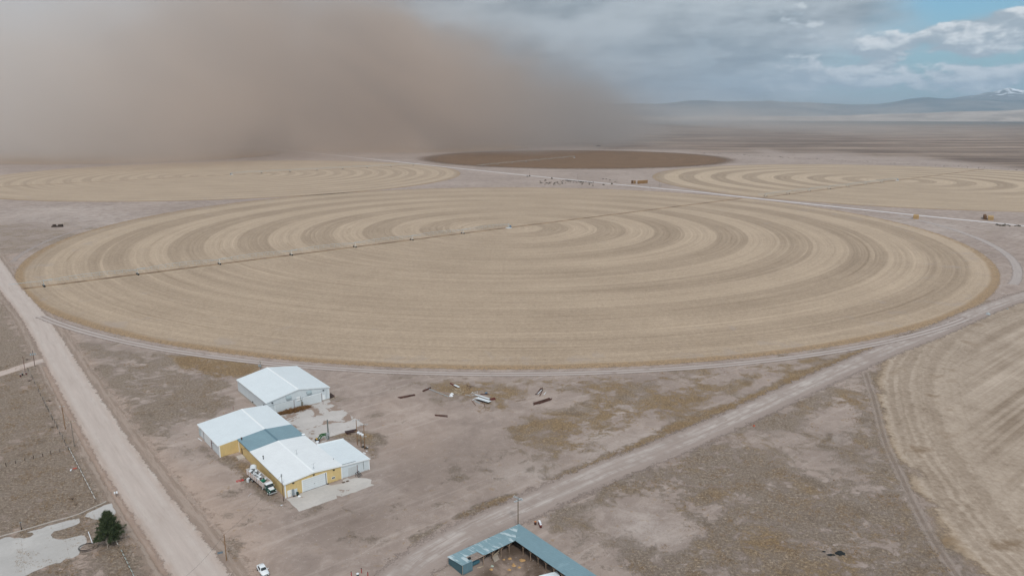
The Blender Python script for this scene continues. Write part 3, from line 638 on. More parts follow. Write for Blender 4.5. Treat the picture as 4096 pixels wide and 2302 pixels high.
for y_ in (41.8, 54.6): MB().tube([(-6.0, y_, 3.0), (-6.9, y_, 3.25)], 0.06).build('yard_lamp', DARK, shop)
MB().tube([(0.0, 30.2, 3.6), (-0.9, 30.2, 3.75)], 0.06).build('yard_lamp', DARK, shop)
# lean-to on the right
LW = 26.2
def lz(x): return 4.16 - 0.075 * (x - 17.2)
MB().prism([(17.26, 0), (LW, 0), (LW, lz(LW)), (17.26, lz(17.26))], 0.02, 0.17).bx(LW - 0.15, LW, 0.17, 16.85, 0, lz(LW)).prism([(17.26, 0), (LW, 0), (LW, lz(LW)), (17.26, lz(17.26))], 16.85, 17.0).build('lean_to_wall', WALLW, shop)
MB().prism([(17.41, lz(17.41) - 0.02), (LW + 0.25, lz(LW + .25) - 0.02), (LW + 0.25, lz(LW + .25) + 0.11), (17.41, lz(17.41) + 0.11)], -0.2, 17.1).build('lean_to_roof', ROOFW2, shop)
tl = MB().prism([(17.3, lz(17.3) - 0.15), (LW + .28, lz(LW + .28) - 0.15), (LW + .28, lz(LW + .28) + 0.2), (17.3, lz(17.3) + 0.2)], -0.28, -0.205).prism([(17.45, lz(17.4) - 0.1), (LW + .2, lz(LW) - 0.1), (LW + .2, lz(LW) + 0.42), (17.45, lz(17.4) + 0.42)], 17.103, 17.2)
build_each(tl.bx(LW - 0.2, LW + 0.05, -0.05, 0.017, 0, lz(LW)), 'lean_to_trim', TRIM, shop)
ld = MB().bx(19.25, 22.1, -0.04, 0.016, 0.05, 2.78).build('lean_to_door', plain_mat('grey_white_door', (0.53, 0.57, 0.59), .5, .06), shop)
MB().bx(22.12, 22.26, -0.07, 0.016, 0, 2.85).build('red_jamb', RUSTRED, ld)
build_each(MB().tube([(17.5, 0.1, 4.42), (21.8, 0.1, 4.18)], 0.05).tube([(24.2, -0.06, 3.5), (24.25, -0.06, 0.8)], 0.04), 'conduit', DARK, shop)
# things that stick out of the roofs
def vent(x, y, h, r, mat, nm='roof_vent', cap=True):
    z = rz_(x) + 0.12; b = MB().lathe((x, y, z), [(r, -0.1), (r, h)], 8)
    if cap: b.lathe((x, y, z + h), [(r * 1.9, 0.0), (r * 1.9, 0.12), (r * 0.5, 0.22)], 8)
    b.build(nm, mat, shop)
vent(0.9, 17.9, 1.0, 0.12, DARK); vent(0.6, 35.3, 0.6, 0.16, RUST); vent(17.0, 26.2, 0.25, 0.3, TRIM)
vent(16.9, 4.5, 0.5, 0.06, DARK, cap=False)
for x, y, hh in ((9.2, 13.0, 1.5), (9.3, 1.4, 1.7)):
    z = rz_(x) + 0.15
    MB().tube([(x, y, z), (x, y, z + hh)], 0.035).tube([(x - .35, y, z), (x, y, z + .8)], .025).tube([(x + .3, y + .2, z), (x, y, z + .8)], .025).tube([(x - 0.6, y, z + hh - .1), (x + 0.6, y + .1, z + hh + .05)], 0.025).tube([(x, y - .3, z + hh - .3), (x, y + .3, z + hh - .3)], .025).build('aerial', GREYM, shop)

# ------------------------------------------------------------------ the white barn behind
BO = Vector((-86.75, 237.7, 0))
def Bn(x, y, z=0.0): return BO + U2 * x + V2 * y + Vector((0, 0, z))
barn = thing('metal_barn', 'white gabled metal barn with two large sectional doors behind the workshop', 'barn', BO, TH)
BW, BL, BE, BR = 23.75, 29.4, 5.0, 7.1
def bz(x): return BE + (BR - BE) * (1 - abs(x - BW / 2) / (BW / 2))
MB().bx(0, BW, 0, BL, -0.1, 0.62).build('foundation', CONC, barn)
MB().prism([(-.03, 0.62), (BW + .03, 0.62), (BW + .03, BE), (BW / 2, BR), (-.03, BE)], -0.04, 0.12).bx(-0.04, 0.12, 0.12, BL - .12, 0.62, BE).bx(BW - 0.12, BW + .04, 0.12, BL - .12, 0.62, BE).prism([(-.03, 0.62), (BW + .03, 0.62), (BW + .03, BE), (BW / 2, BR), (-.03, BE)], BL - .12, BL + .04).build('wall', WALLW, barn)
a, b, c = bz(-0.3), bz(BW / 2), bz(BW + 0.3)
roof = MB().prism([(-0.3, a), (BW / 2, b), (BW + 0.3, c), (BW + 0.3, c + .14), (BW / 2, b + .14), (-0.3, a + .14)], -0.3, BL + .3).build('roof', ROOFW2, barn)
build_each(MB().prism([(BW / 2 - .3, bz(BW / 2 - .3) + .143), (BW / 2, b + .15), (BW / 2 + .3, bz(BW / 2 + .3) + .143), (BW / 2 + .3, bz(BW / 2 + .3) + .17), (BW / 2, b + .22), (BW / 2 - .3, bz(BW / 2 - .3) + .17)], -0.3, BL + .3), 'ridge_cap', TRIM, roof)
bt = MB()
for x0, x1 in ((-0.32, BW / 2), (BW / 2, BW + .32)): bt.prism([(x0, bz(x0) - .2), (x1, bz(x1) - .2), (x1, bz(x1) + .16), (x0, bz(x0) + .16)], -0.36, -0.303)
build_each(bt.bx(-0.38, -0.305, -0.3, BL + .3, BE - .25, BE + .1).bx(-.05, .25, -.075, -.043, .62, BE).bx(BW - .25, BW + .05, -.075, -.043, .62, BE), 'trim', plain_mat('barn_trim', (.70, .76, .79), .5, .03), barn)
DOORB = door_mat('barn_sectional_door', (0.66, 0.72, 0.75), 0.55)
for x0, x1 in ((3.0, 9.9), (13.45, 20.55)):
    o = MB().bx(x0, x1, -0.09, -0.044, 0.05, 3.3).build('sectional_door', DOORB, barn)
    MB().bx(x0 - .15, x0 - .01, -.12, -.044, 0, 3.45).bx(x0 - .01, x1 + .01, -.12, -.044, 3.31, 3.45).build('door_frame', TRIM, o)
    MB().bx(x1 + .01, x1 + .14, -.12, -.044, 0, 3.45).build('rusty_jamb', RUSTRED, o)
for x in (8.0, 15.85):
    MB().prism([(-0.62, 4.42), (-0.044, 4.42), (-0.044, 5.5), (-0.25, 5.5), (-0.62, 4.95)], x - 0.95, x + 0.95, 'YZ').build('vent_hood', plain_mat('grey_vent', (0.35, 0.43, 0.46), .45, .08), barn, bevel=0.03)
w = MB().bx(11.0, 12.4, -.08, -.044, 2.65, 4.35).build('shuttered_window', TRIM, barn)
MB().bx(12.41, 12.5, -.10, -.044, 2.6, 4.35).bx(11.0, 12.41, -.10, -.044, 2.56, 2.64).bx(11.0, 12.4, -.10, -.044, 3.46, 3.5).build('frame', DARK, w)
MB().bx(21.0, 21.85, -.09, -.044, 0.62, 2.55).build('side_door', TRIM, barn)
MB().bx(12.55, 13.25, -.42, -.044, 0.5, 2.0).bx(12.7, 12.85, -.3, -.044, 2.0, 2.9).build('meter_box', plain_mat('meter_grey', (.22, .22, .19), .6, .2), barn)
build_each(MB().tube([(0.1, -.1, 3.55), (10.6, -.1, 3.62), (13.2, -.1, 3.62), (13.2, -.1, 2.0)], .05).tube([(13.2, -.1, 3.7), (22.5, -.1, 4.2), (22.5, -.1, 0.7)], .04).tube([(2.3, -.1, 4.4), (2.5, -.1, 3.0), (2.1, -.1, 2.2)], .03), 'conduit', GREYM, barn)
for x, z in ((21.4, 4.4), (2.0, 4.5)): MB().bx(x - .25, x + .25, -.45, -.044, z - .1, z + .12).build('wall_light', DARK, barn)
build_each(MB().bx(-.3, -.044, 2.0, 2.5, 3.4, 3.7).bx(-.2, -.044, 13.5, 14.2, 0.7, 1.1), 'side_fitting', DARK, barn)

# ------------------------------------------------------------------ concrete
SM1 = slab_mat('yard_concrete', 0.42, (0.53, 0.50, 0.48), 6.0, seed=1); SM2 = slab_mat('apron_concrete', 0.30, (0.55, 0.52, 0.49), 60, seed=4); SM3 = slab_mat('old_floor_concrete', 0.24, (0.50, 0.485, 0.47), 9.0, seed=9, speck=.25)
es = crop(700, 1400, 2.069); rs = crop(1120, 1830, 6.295); r3 = crop(0, 2000, 4.795); r5 = crop(200, 1780, 2.775)
slab('concrete_pad', [Bn(2.5, -0.05), Bn(23.4, -0.05), S(40.4, 28.35), S(27.0, 28.6), S(24.5, 26.6), S(19.5, 26.8), S(18.6, 37), S(17.8, 44), S(19, 48), S(18, 53)], 0.07, SM1, 'stained concrete yard slab between the white barn and the workshop', org=Bn(3, -0.1), rz=TH, rough=0.15)
slab('concrete_pad', [S(0, -0.6), S(-0.05, -9.1), S(11.0, -9.2), S(11.6, -7.6), S(12.5, -9.1), S(17.6, -9.3), S(22.8, -9.2), S(22.2, -8.0), S(23.6, -6.0), S(22.8, -4.2), S(20.2, -1.9), S(18.9, -1.8), S(18.6, -.5), S(17.0, -0.8), S(16.2, -2.4), S(13, -1.6), S(12.3, -.3), S(4, -.3), S(3.5, -1.2), S(1.9, -1.0)], 0.06, SM2, 'broken pale concrete apron in front of the yellow workshop door', org=S(0, -9), rz=TH, rough=0.25)
slab('concrete_pad', [r3(*q) for q in ((-500, 900), (-500, 1800), (200, 1600), (480, 1448), (640, 1365), (760, 1320), (900, 1255), (1050, 1205), (1160, 1195), (1260, 1115), (1390, 1105), (1500, 1045), (1540, 980), (1570, 880), (1660, 810), (1665, 735), (1620, 680), (1560, 668), (1400, 705), (1240, 745), (1110, 748), (1010, 715), (975, 660), (1040, 590), (1230, 545), (1500, 450), (1525, 430), (1535, 395), (1520, 345), (1400, 365), (1250, 400), (1060, 455), (900, 490), (800, 540), (640, 575), (520, 612), (620, 615), (650, 650), (580, 700), (460, 730), (280, 728), (190, 700), (90, 710), (0, 750))], 0.06, SM3, 'old pale concrete floor slab with a curved inlet of grass at lower left', org=r3(0, 1000), rz=R(36), rough=0.5)
slab('concrete_pad', [r5(*q) for q in ((385, 790), (410, 755), (500, 715), (600, 665), (685, 643), (697, 690), (730, 750), (700, 790), (640, 812), (560, 822), (480, 820), (440, 800))], 0.06, SM3, 'small pale concrete slab beside the pine tree', org=r5(500, 750), rz=R(36), rough=0.3)
def kerb(pts, w, h, label, mat=CONC):
    c = smooth_line(pts, 2.0); b = MB(); v = []
    for i, q in enumerate(c):
        t = (c[min(i + 1, len(c) - 1)] - c[max(i - 1, 0)]).normalized(); s = Vector((-t.y, t.x, 0)) * w / 2
        j = 0.04 * mnoise.noise(q * 0.9)
        for sgn, z in ((-1, -.05), (-1, h + j), (1, h + j), (1, -.05)): v.append(q + s * sgn + Vector((0, 0, z)))
    f = []
    for i in range(len(c) - 1):
        for k in range(3): a = i * 4 + k; f.append((a, a + 1, a + 5, a + 4))
    o = mesh_obj('kerb', v, f, mat); tag(o, label, 'kerb', kind='structure')
kerb([r3(*q) for q in ((-300, 790), (0, 697), (400, 585), (700, 500), (1000, 410), (1300, 335), (1500, 270), (1720, 170), (2010, 40), (2040, 20))], 0.35, 0.18, 'long low concrete kerb behind the old floor slab')
step = slab('concrete_step', [S(-2.2, 33.2), S(-2.3, 31.0), S(-0.25, 30.6), S(-0.25, 33.4)], 0.55, plain_mat('step_concrete', (.48, .44, .40), .9, .1, bump=.02), 'block of concrete steps at the brown side door of the workshop', 'concrete step', rough=0.05); del step['kind']; step['category'] = 'concrete step'
# ------------------------------------------------------------------ the open shed (two arms round a yard)
HO = Vector((-11.46, 146.86, 0))
def H(x, y, z=0.0): return HO + U2 * x + V2 * y + Vector((0, 0, z))
shed = thing('open_shed', 'long L shaped teal roofed open shed round a dark yard at the bottom edge', 'shed', HO, TH)
SHW = sheet_metal('teal_shed_wall', lin(74, 110, 122, .85), 0.5, 0.35, 0.10, 0.6, 'xy', rust=(lin(120, 92, 74), 0.70))
SHR = sheet_metal('streaked_teal_roof', lin(134, 164, 174, .9), 0.6, 0.18, 0.05, 0.5, 'x', fade=(lin(192, 208, 213), (1.1, 0.22, 0.3), 0.52, 0.85), rust=(lin(150, 138, 126), 0.68))
SHR2 = sheet_metal('teal_shed_roof', lin(126, 156, 167, .9), 0.6, 0.18, 0.05, 0.5, 'y', fade=(lin(140, 168, 178), (0.2, 0.9, 0.3), 0.58, 0.5), rust=(lin(150, 138, 126), 0.72))
XI, XO, YO, YE = 15.9, 21.8, 5.7, -36.0
def hz1(y): return 2.80 - (2.80 - 1.95) * y / YO            # the roof falls away from the yard
def patch(b, pts, t=0.06):
    n = len(pts); v = [Vector(q) for q in pts] + [Vector(q) - Vector((0, 0, t)) for q in pts]
    b.raw(v, [tuple(range(n)), tuple(range(2 * n - 1, n - 1, -1))] + [(i, (i + 1) % n, (i + 1) % n + n, i + n) for i in range(n)])
def q1(x, y): return (x, y, hz1(y))
def q2(x, y): return (x, y, 2.80 - (2.80 - 1.95) * (x - XI) / (XO - XI))
b = MB()
patch(b, [q1(-.25, -.25), q1(2.6, -.25), q1(2.6, YO + .25), q1(-.25, YO + .25)])
patch(b, [q1(2.6, 2.4), q1(6.3, 2.4), q1(6.3, YO + .25), q1(2.6, YO + .25)])
patch(b, [q1(6.3, -.25), q1(XI - .25, -.25), q1(XO + .25, YO + .25), q1(6.3, YO + .25)])
roof1 = b.build('roof', SHR, shed); roof1['label'] = 'streaked and faded arm of the shed roof with a stripped corner'
b = MB(); patch(b, [q2(XI - .25, -.25), q2(XI - .25, YE), q2(XO + .25, YE), q2(XO + .25, YO + .25)])
b.build('roof', SHR2, shed)
MB().tube([(XI - .25, -.25, 2.86), (XO + .25, YO + .25, 1.96)], 0.06).build('hip_cap', plain_mat('pale_teal', lin(140, 172, 182, .85), .5, .05), shed)
pl = MB()
for k in range(9): pl.box((4.45, -0.15 + k * 0.31, hz1(-0.15 + k * 0.31) - 0.10), (3.9, 0.07, 0.09), rx=0)
pl.build('purlins', plain_mat('bare_purlin', (0.45, 0.38, 0.34), .9, .25), shed)
b = MB(); patch(b, [(6.0, 0.0, 2.86), (6.45, 0.0, 2.93), (6.45, 3.2, 2.50), (6.0, 3.2, 2.42)], 0.04); b.build('lifted_sheet', plain_mat('lifted_teal', lin(150, 184, 196, .85), .5, .06), shed)
MB().bx(0, 0.08, 0.08, YO - .08, 0, 1.9).prism([(0.08, 1.9), (YO - .08, 1.9), (0.08, 2.72)], 0, 0.08, 'YZ').build('end_wall', SHW, shed)
MB().bx(0, 2.9, 0, 0.078, 0.02, 2.74).build('front_wall', sheet_metal('pale_teal_wall', lin(112, 146, 160, .85), 0.5, 0.30, 0.12, .55, 'xy', soil=(lin(80, 96, 100), 0.8), rust=(lin(128, 108, 96), .70)), shed)
MB().bx(0, XO, YO - .078, YO, 0, 1.86).bx(XO - .08, XO, YE, YO - .08, 0, 1.86).build('back_wall', SHW, shed)
MB().bx(-0.04, 0.04, -0.06, -0.003, 0, 2.7).build('corner_post', PALEW, shed)
def shed_post(x, y, ax):
    b = MB(); b.tube([(x, y, -.1), (x + .03, y, 2.72)], 0.085)
    for s in (-1, 1):
        e = (x + s * 0.95, y, 2.68) if ax == 'x' else (x, y + s * 0.95, 2.68)
        b.tube([(x, y, 1.75), e], 0.055)
    b.build('post', plain_mat('shed_post', (0.30, 0.22, 0.16), .9, .3) if 'shed_post' not in bpy.data.materials else bpy.data.materials['shed_post'], shed)
for x in (6.05, 8.8, 11.4, 13.9): shed_post(x, 0.0, 'x')
for k in range(12): shed_post(XI + .1, -2.8 - k * 2.75, 'y')
MB().bx(0.1, XI, 0.0, 0.1, 2.60, 2.72).bx(XI, XI + .1, YE, 0.0, 2.60, 2.72).build('eave_beam', WOOD, shed)
for x in (8.8, 13.9, 18.5): MB().tube([(x, 3.0, 0), (x, 3.0, 2.3)], .08).build('inner_post', WOOD, shed)
# loose things in and on the shed
tyre = MB().lathe((0, 0, 0), [(0.20, 0.0), (0.36, -0.03), (0.42, 0.05), (0.42, 0.17), (0.36, 0.24), (0.20, 0.21)], 16)
o = tyre.build('tyre', BLACK); o.location = H(2.75, 1.0, hz1(1.0) + .10); o.rotation_euler = (math.atan(-.149) , 0, TH); tag(o, 'black tyre lying on the stripped corner of the teal shed roof', 'tyre')
def lay(name, p0, p1, w, h, mat, label, cat, z=None, group=None, tilt=0.0):
    """a straight bar or board lying from p0 to p1"""
    p0, p1 = Vector(p0), Vector(p1); dvec = p1 - p0
    o = MB().bx(0, dvec.length, -w / 2, w / 2, 0, h).build(name, mat)
    o.location = p0 if z is None else (p0.x, p0.y, z)
    o.rotation_euler = (tilt, -math.asin(max(-1, min(1, dvec.z / max(dvec.length, 1e-6)))), math.atan2(dvec.y, dvec.x))
    tag(o, label, cat, group); return o
rs2 = crop(1800, 2160, 8.587)
for k, (a_, b_, z0, z1) in enumerate((((1510, 540), (1775, 400), .9, 1.6), ((1540, 560), (1770, 430), .6, 1.4), ((1500, 560), (1765, 545), .7, .7), ((1600, 600), (1780, 560), .3, .6))):
    p0, p1 = H(8.9 + k * .06, 0.25 + k * .12, z0), H(11.2, 0.4 + k * .15, z1)
    lay('timber', p0, p1, 0.14, 0.10, PALEW, 'weathered timber leaning between two posts of the open shed', 'timber', group='timbers leaning in the shed')
for k in range(2):
    lay('timber', rs2(1150 - k * 70, 880 + k * 20, .03), rs2(1010 - k * 70, 942 + k * 4, .03), .16, .12, PALEW, 'pale timber lying by the foot of a shed post', 'timber', group='timbers on the yard floor of the shed')
o = MB().bx(0, 1.7, 0, .08, 0, 1.25).bx(0.1, .25, -.06, -.001, 0, 1.2).bx(1.4, 1.55, -.06, -.001, 0, 1.2).build('leaning_boards', plain_mat('grey_boards', (.30, .26, .22), .9, .15)); o.location = rs2(1530, 750, .02); o.rotation_euler = (R(-38), 0, TH + .1); tag(o, 'grey wooden board panel leaning under the open shed', 'panel')
o = MB().bx(0, 2.6, 0, .5, 0, .5).bx(0.2, 2.4, .5, .9, .1, .4).build('feed_trough', plain_mat('teal_trough', lin(74, 118, 134, .8), .6, .15)); o.location = H(3.1, 0.9, 0.5); o.rotation_euler = (0, 0, TH); tag(o, 'teal feed trough under the stripped roof of the shed', 'trough')
STRAW = plain_mat('straw_heap', lin(186, 150, 104, .85), .95, .3, 2.5, bump=.06)
def clump(name, c, sx, sy, sz, mat, label, cat, group=None, seed=0, n=14):
    v = []; f = []; m_ = n // 2
    for i in range(m_ + 1):
        for j in range(n):
            a = 2 * math.pi * j / n; r_ = 1 - i / m_; q = Vector((math.cos(a) * r_, math.sin(a) * r_, 0))
            k = 1 + .45 * mnoise.noise(Vector((q.x * 2 + seed, q.y * 2, seed * .7)))
            v.append((q.x * sx * k, q.y * sy * k, sz * (1 - r_ ** 2) * (1 + .5 * mnoise.noise(Vector((q.x * 3, q.y * 3, seed + 5.0)))) - .02))
    for i in range(m_):
        for j in range(n): f.append((i * n + j, i * n + (j + 1) % n, (i + 1) * n + (j + 1) % n, (i + 1) * n + j))
    o = mesh_obj(name, v, f, mat); o.location = c; tag(o, label, cat, group); return o
for i, (x, y, s_) in enumerate(((2060, 620, .55), (2480, 680, .75), (2200, 860, .5), (2030, 1000, .5), (2380, 920, .45), (1420, 990, .5), (1850, 650, .35), (2180, 800, .3))):
    clump('straw_clump', rs2(x, y), s_, s_ * .8, s_ * .5, STRAW, 'clump of yellow straw on the dark yard floor of the shed', 'straw', 'straw clumps in the shed yard', i * 3.1)
o = clump('feed_sack', rs2(1450, 880), .4, .3, .3, plain_mat('green_white_sack', (.34, .42, .36), .8, .3, 6), 'small green and white sack lying in the shed yard', 'sack', None, 4.4)
o = MB().box((0, 0, 0), (4.6, 2.3, .08)).bx(-2.3, 2.3, -1.15, -1.08, -.5, -.04).build('trailer_cover', plain_mat('white_cover', (.66, .74, .78), .5, .06)); o.location = crop(1760, 2080, 4.025)(1770, 905, 1.1); o.rotation_euler = (R(6), 0, TH - R(18)); tag(o, 'flat white panel resting in the shed yard at the bottom edge', 'panel')
build_each(MB().bx(-2.2, -2.1, -1, -.9, -1.1, -.041).bx(2.1, 2.2, -1, -.9, -1.1, -.041).bx(-2.2, -2.1, .9, 1, -1.1, -.041).bx(2.1, 2.2, .9, 1, -1.1, -.041), 'leg', WOOD, o)
# drums
DRUM = plain_mat('red_drum', lin(128, 52, 44, .8), .5, .25, 2.0); DRUMO = plain_mat('dark_rust_drum', (.075, .022, .014), .5, .3); LID = plain_mat('white_lid', (.72, .76, .80), .4, .05); LIDO = plain_mat('orange_lid', lin(190, 120, 66, .9), .45, .15)
rd = crop(2100, 2050, 17.17)
def drum(p, m1, m2, label, group=None):
    t = thing('oil_drum', label, 'drum', p, random.random(), group)
    MB().lathe((0, 0, 0), [(.29, 0), (.29, .28), (.305, .29), (.305, .31), (.29, .32), (.29, .57), (.305, .58), (.305, .60), (.29, .61), (.29, .88)], 14).build('barrel', m1, t, smooth=True)
    MB().lathe((0, 0, .88), [(.30, 0), (.30, .03), (.26, .012), (.02, .012)], 14).build('lid', m2, t); return t
drum(rd(715, 790), DRUMO, LIDO, 'dark drum with an orange top standing apart left of the white topped drums')
for k, (x, y) in enumerate(((985, 735), (1020, 810), (1055, 890), (1080, 995))):
    drum(rd(x, y), DRUM, LID, ['red drum with white lid, farthest of the row behind the shed', 'red drum with white lid, second farthest of the row behind the shed', 'red drum with white lid, second nearest of the row behind the shed', 'red drum with white lid, nearest of the row behind the shed'][k], 'red drums behind the shed')

# ------------------------------------------------------------------ poles
def pole(base, h, label, arms=(), mat=POLEW, r=0.14, rz=0.0, trans=0, cat='utility pole', ins=True, name='utility_pole', boxes=()):
    t = thing(name, label, cat, base, rz)
    MB().tube([(0, 0, -.2), (0, 0, h)], r, 8, r * .72).build('pole', mat, t)
    for z, L, off, ang in arms:
        c, s = math.cos(ang), math.sin(ang)
        a = MB().box((0, 0, z), (L, .11, .12), rz=ang).build('crossarm', PALEW if mat is POLEG else GREYM, t)
        if off: a.location = (-s * off, c * off, 0)
        if ins:
            b = MB()
            for k in (-.46, -.2, .2, .46): b.lathe((c * L * k, s * L * k, z + .06), [(.03, 0), (.06, .06), (.06, .12), (.03, .16)], 6)
            build_each(b, 'insulator', TRIM, a)
    for k in range(trans):
        x = (k - (trans - 1) / 2) * .75
        c = MB().lathe((x, -.38, h * .72), [(.22, 0), (.27, .05), (.27, .75), (.2, .85)], 10).build('transformer', GREYM, t)
        MB().tube([(x, -.38, h * .72 + .85), (x, -.38, h * .72 + 1.1)], .05).build('bushing', DARK, c)
    for x, y, z, w_, d_, h_ in boxes: MB().bx(x - w_ / 2, x + w_ / 2, y - d_ / 2, y + d_ / 2, z, z + h_).build('box', GREYM, t)
    return t
q4 = crop(60, 1400, 3.62); q8 = crop(820, 2080, 6.522); yd = crop(1220, 1640, 7.239)
pole(q4(730, 1140), 8.6, 'orange brown wooden utility pole beside the wire fence left of the gravel road', [(8.2, 1.6, 0, R(10))], r=.15)
pole(q4(862, 1392), 9.0, 'grey utility pole with a crossarm between the fence and the gravel road', [(8.4, 2.4, 0, R(25))], POLEG, .13)
pole(q4(290, 240), 7.4, 'dark pole carrying a bank of three transformers beside the short dirt lane', [(5.4, 2.4, 0, R(20))], plain_mat('dark_pole', (.10, .06, .05), .9, .2), .13, R(20), 3)
pole(q4(150, 320), 7.0, 'thin reddish pole by a red valve at the far left', [], plain_mat('reddish_pole', (.17, .09, .07), .9, .2), .11)
pb = G(920 + 702 / 5.8545, 1440 + 0, 9.2); pole((pb.x, pb.y, 0), 9.2, 'utility pole with a transformer rising behind the white barn', [(8.9, 2.2, 0, R(-30)), (8.3, 2.2, 0, R(60))], POLEG, .14, R(-20), 2)
pole(S(-1.1, -1.25), 8.2, 'thin dark pole at the near corner of the yellow workshop', [], plain_mat('brown_pole', (.10, .06, .05), .9, .2), .09, boxes=[(0, 0, 7.4, .3, .3, .8)], cat='pole', ins=False)
pole(q8(565, 1040), 7.0, 'orange brown wooden pole standing in dry grass right of the gravel road', [], POLEW, .13)
pole(H(22.6, 7.0), 8.6, 'wooden pole with a pale double crossarm behind the corner of the teal shed', [(8.5, 3.0, .18, R(-42)), (8.5, 3.0, -.18, R(-42)), (7.9, 2.6, .16, R(42)), (7.9, 2.6, -.16, R(42))], plain_mat('olive_pole', (.12, .085, .045), .9, .25), .13)
t1 = pole(yd(1520, 1003), 8.8, 'tall pole with crossarm, left of the three brown poles beside the yard slab', [(8.6, 2.4, 0, R(10))], POLEW, .13)
pole(yd(1627, 1050), 4.9, 'short brown pole in the middle of the three poles beside the yard slab', [(4.4, 1.4, 0, R(-45))], POLEW, .13, ins=False)
pole(yd(1734, 1114), 8.4, 'tall pole with crossarm, right of the three brown poles beside the yard slab', [(8.3, 2.6, 0, R(15)), (4.2, 1.4, 0, R(15))], POLEW, .13)
for k, (x, y, z) in enumerate(((1540, 625, 4.8), (1605, 655, 4.8), (1660, 690, 4.8))):
    p = yd(x, y, z); o = MB().lathe((0, 0, -.45), [(.40, 0), (.46, .05), (.46, .45), (.40, .52)], 12).build('transformer_tank', LID); o.location = p
    tag(o, ['round white topped transformer hung at the left of the three brown poles', 'round white topped transformer hung in the middle of the three brown poles', 'round white topped transformer hung at the right of the three brown poles'][k], 'transformer')
p0, p1 = yd(1440, 600, 4.3), yd(1700, 740, 4.3); o = lay('platform_beam', p0, p1, .14, .16, POLEW, 'wooden beam carrying the transformers between the three brown poles', 'beam')
pole(yd(682, 842), 7.0, 'thick grey concrete pole with meter boxes at the edge of the yard slab', [(6.5, .6, 0, R(0))], plain_mat('grey_concrete_pole', (.16, .18, .17), .8, .15), .26, 0, boxes=[(.1, -.35, 1.6, .7, .3, .9), (-.35, -.2, .2, .5, .3, 2.1)], ins=False)
c21 = crop(2100, 620, 4.293)
for k, (x, y, h) in enumerate(((80, 335, 7.5), (903, 415, 8.5), (1577, 487, 8.5), (2147, 572, 6.2), (2308, 556, 8.4), (2337, 554, 5.5))):
    pole(c21(x, y), h, ['thin pole beside the far white road, farthest left of the line', 'thin pole beside the far white road behind the weed clumps', 'thin pole beside the far white road just left of the long hay stack', 'short pole on the near side of the far road right of the long hay stack', 'tall pole of the close pair by the far white road', 'short pole of the close pair by the far white road'][k], [], POLEG, .16)
def cable(pts, sag, label, r=.022):
    b = MB()
    for i in range(len(pts) - 1):
        a, c = Vector(pts[i]), Vector(pts[i + 1]); b.tube([a.lerp(c, k / 10) - Vector((0, 0, sag * 4 * (k / 10) * (1 - k / 10))) for k in range(11)], r, 4)
    o = b.build('power_cable', DARK); tag(o, label, 'cable')
gp = q8(565, 1040); cable([S(-1.1, -1.25, 7.9), (gp.x, gp.y, 6.9), d(440, 1470, 6.0)], .9, 'thin black cable slung from the workshop pole over the gravel road')
a1, a2 = yd(1520, 1003), yd(1734, 1114); cable([(a1.x, a1.y, 6.2), (a2.x, a2.y, 5.6)], .3, 'thin cable between the tall brown poles by the yard slab', .03)

# ------------------------------------------------------------------ truck with scrap
GREEN = plain_mat('dark_green_paint', lin(22, 84, 70, .75), .3, .08, spec=.5)
BEDM = plain_mat('old_white_bed_paint', (.62, .59, .57), .6, .08, .6, rust=lin(150, 92, 66), rust_at=.60)
RIM = plain_mat('white_wheel', (.66, .68, .68), .5, .1)
truck = thing('grain_truck', 'old green and white truck piled with scrap along the yellow workshop wall', 'truck', S(-2.5, 11.3), TH + R(3.65))
bed = MB().bx(-1.2, 1.2, -4.2, 7.4, 1.15, 1.3).bx(-1.2, -1.12, -4.12, 7.32, 1.3, 2.7).bx(1.12, 1.2, -4.12, 7.32, 1.3, 2.7).bx(-1.2, 1.2, -4.2, -4.12, 1.3, 2.85).bx(-1.2, 1.2, 7.32, 7.4, 1.3, 2.7)
bed.bx(-1.26, -1.203, -4.2, 7.4, 2.62, 2.72).bx(1.203, 1.26, -4.2, 7.4, 2.62, 2.72).bx(-1.26, -1.203, -4.2, 7.4, 1.9, 1.97)
bd = bed.build('bed', BEDM, truck)
rb = MB()
for k in range(9): rb.bx(-1.27, -1.203, -4.15 + k * 1.43, -4.07 + k * 1.43, 1.2, 2.61); rb.bx(1.203, 1.27, -4.15 + k * 1.43, -4.07 + k * 1.43, 1.2, 2.61)
build_each(rb, 'stake', plain_mat('rust_streaked_stake', lin(170, 120, 92, .9), .7, .2), bd)
MB().bx(-.45, -.3, -7.2, 7.2, .75, 1.149).bx(.3, .45, -7.2, 7.2, .75, 1.149).bx(-.9, .9, 3.5, 3.7, .5, .8).bx(-.9, .9, 5.0, 5.2, .5, .8).build('chassis', DARK, truck)
cab = MB().prism([(-6.05, .75), (-4.45, .75), (-4.45, 2.55), (-4.6, 2.62), (-5.5, 2.62), (-6.05, 1.85)], -1.05, 1.05, 'YZ').build('cab', GREEN, truck, bevel=.04)
MB().prism([(-5.62, 2.60), (-4.42, 2.60), (-4.45, 2.74), (-4.6, 2.80), (-5.4, 2.80), (-5.62, 2.70)], -1.03, 1.03, 'YZ').build('cab_roof', WPAINT, cab, bevel=.03)
MB().prism([(-6.055, 1.9), (-5.56, 2.56), (-5.60, 2.585), (-6.09, 1.92)], -.92, .92, 'YZ').build('windscreen', GLASS, cab)
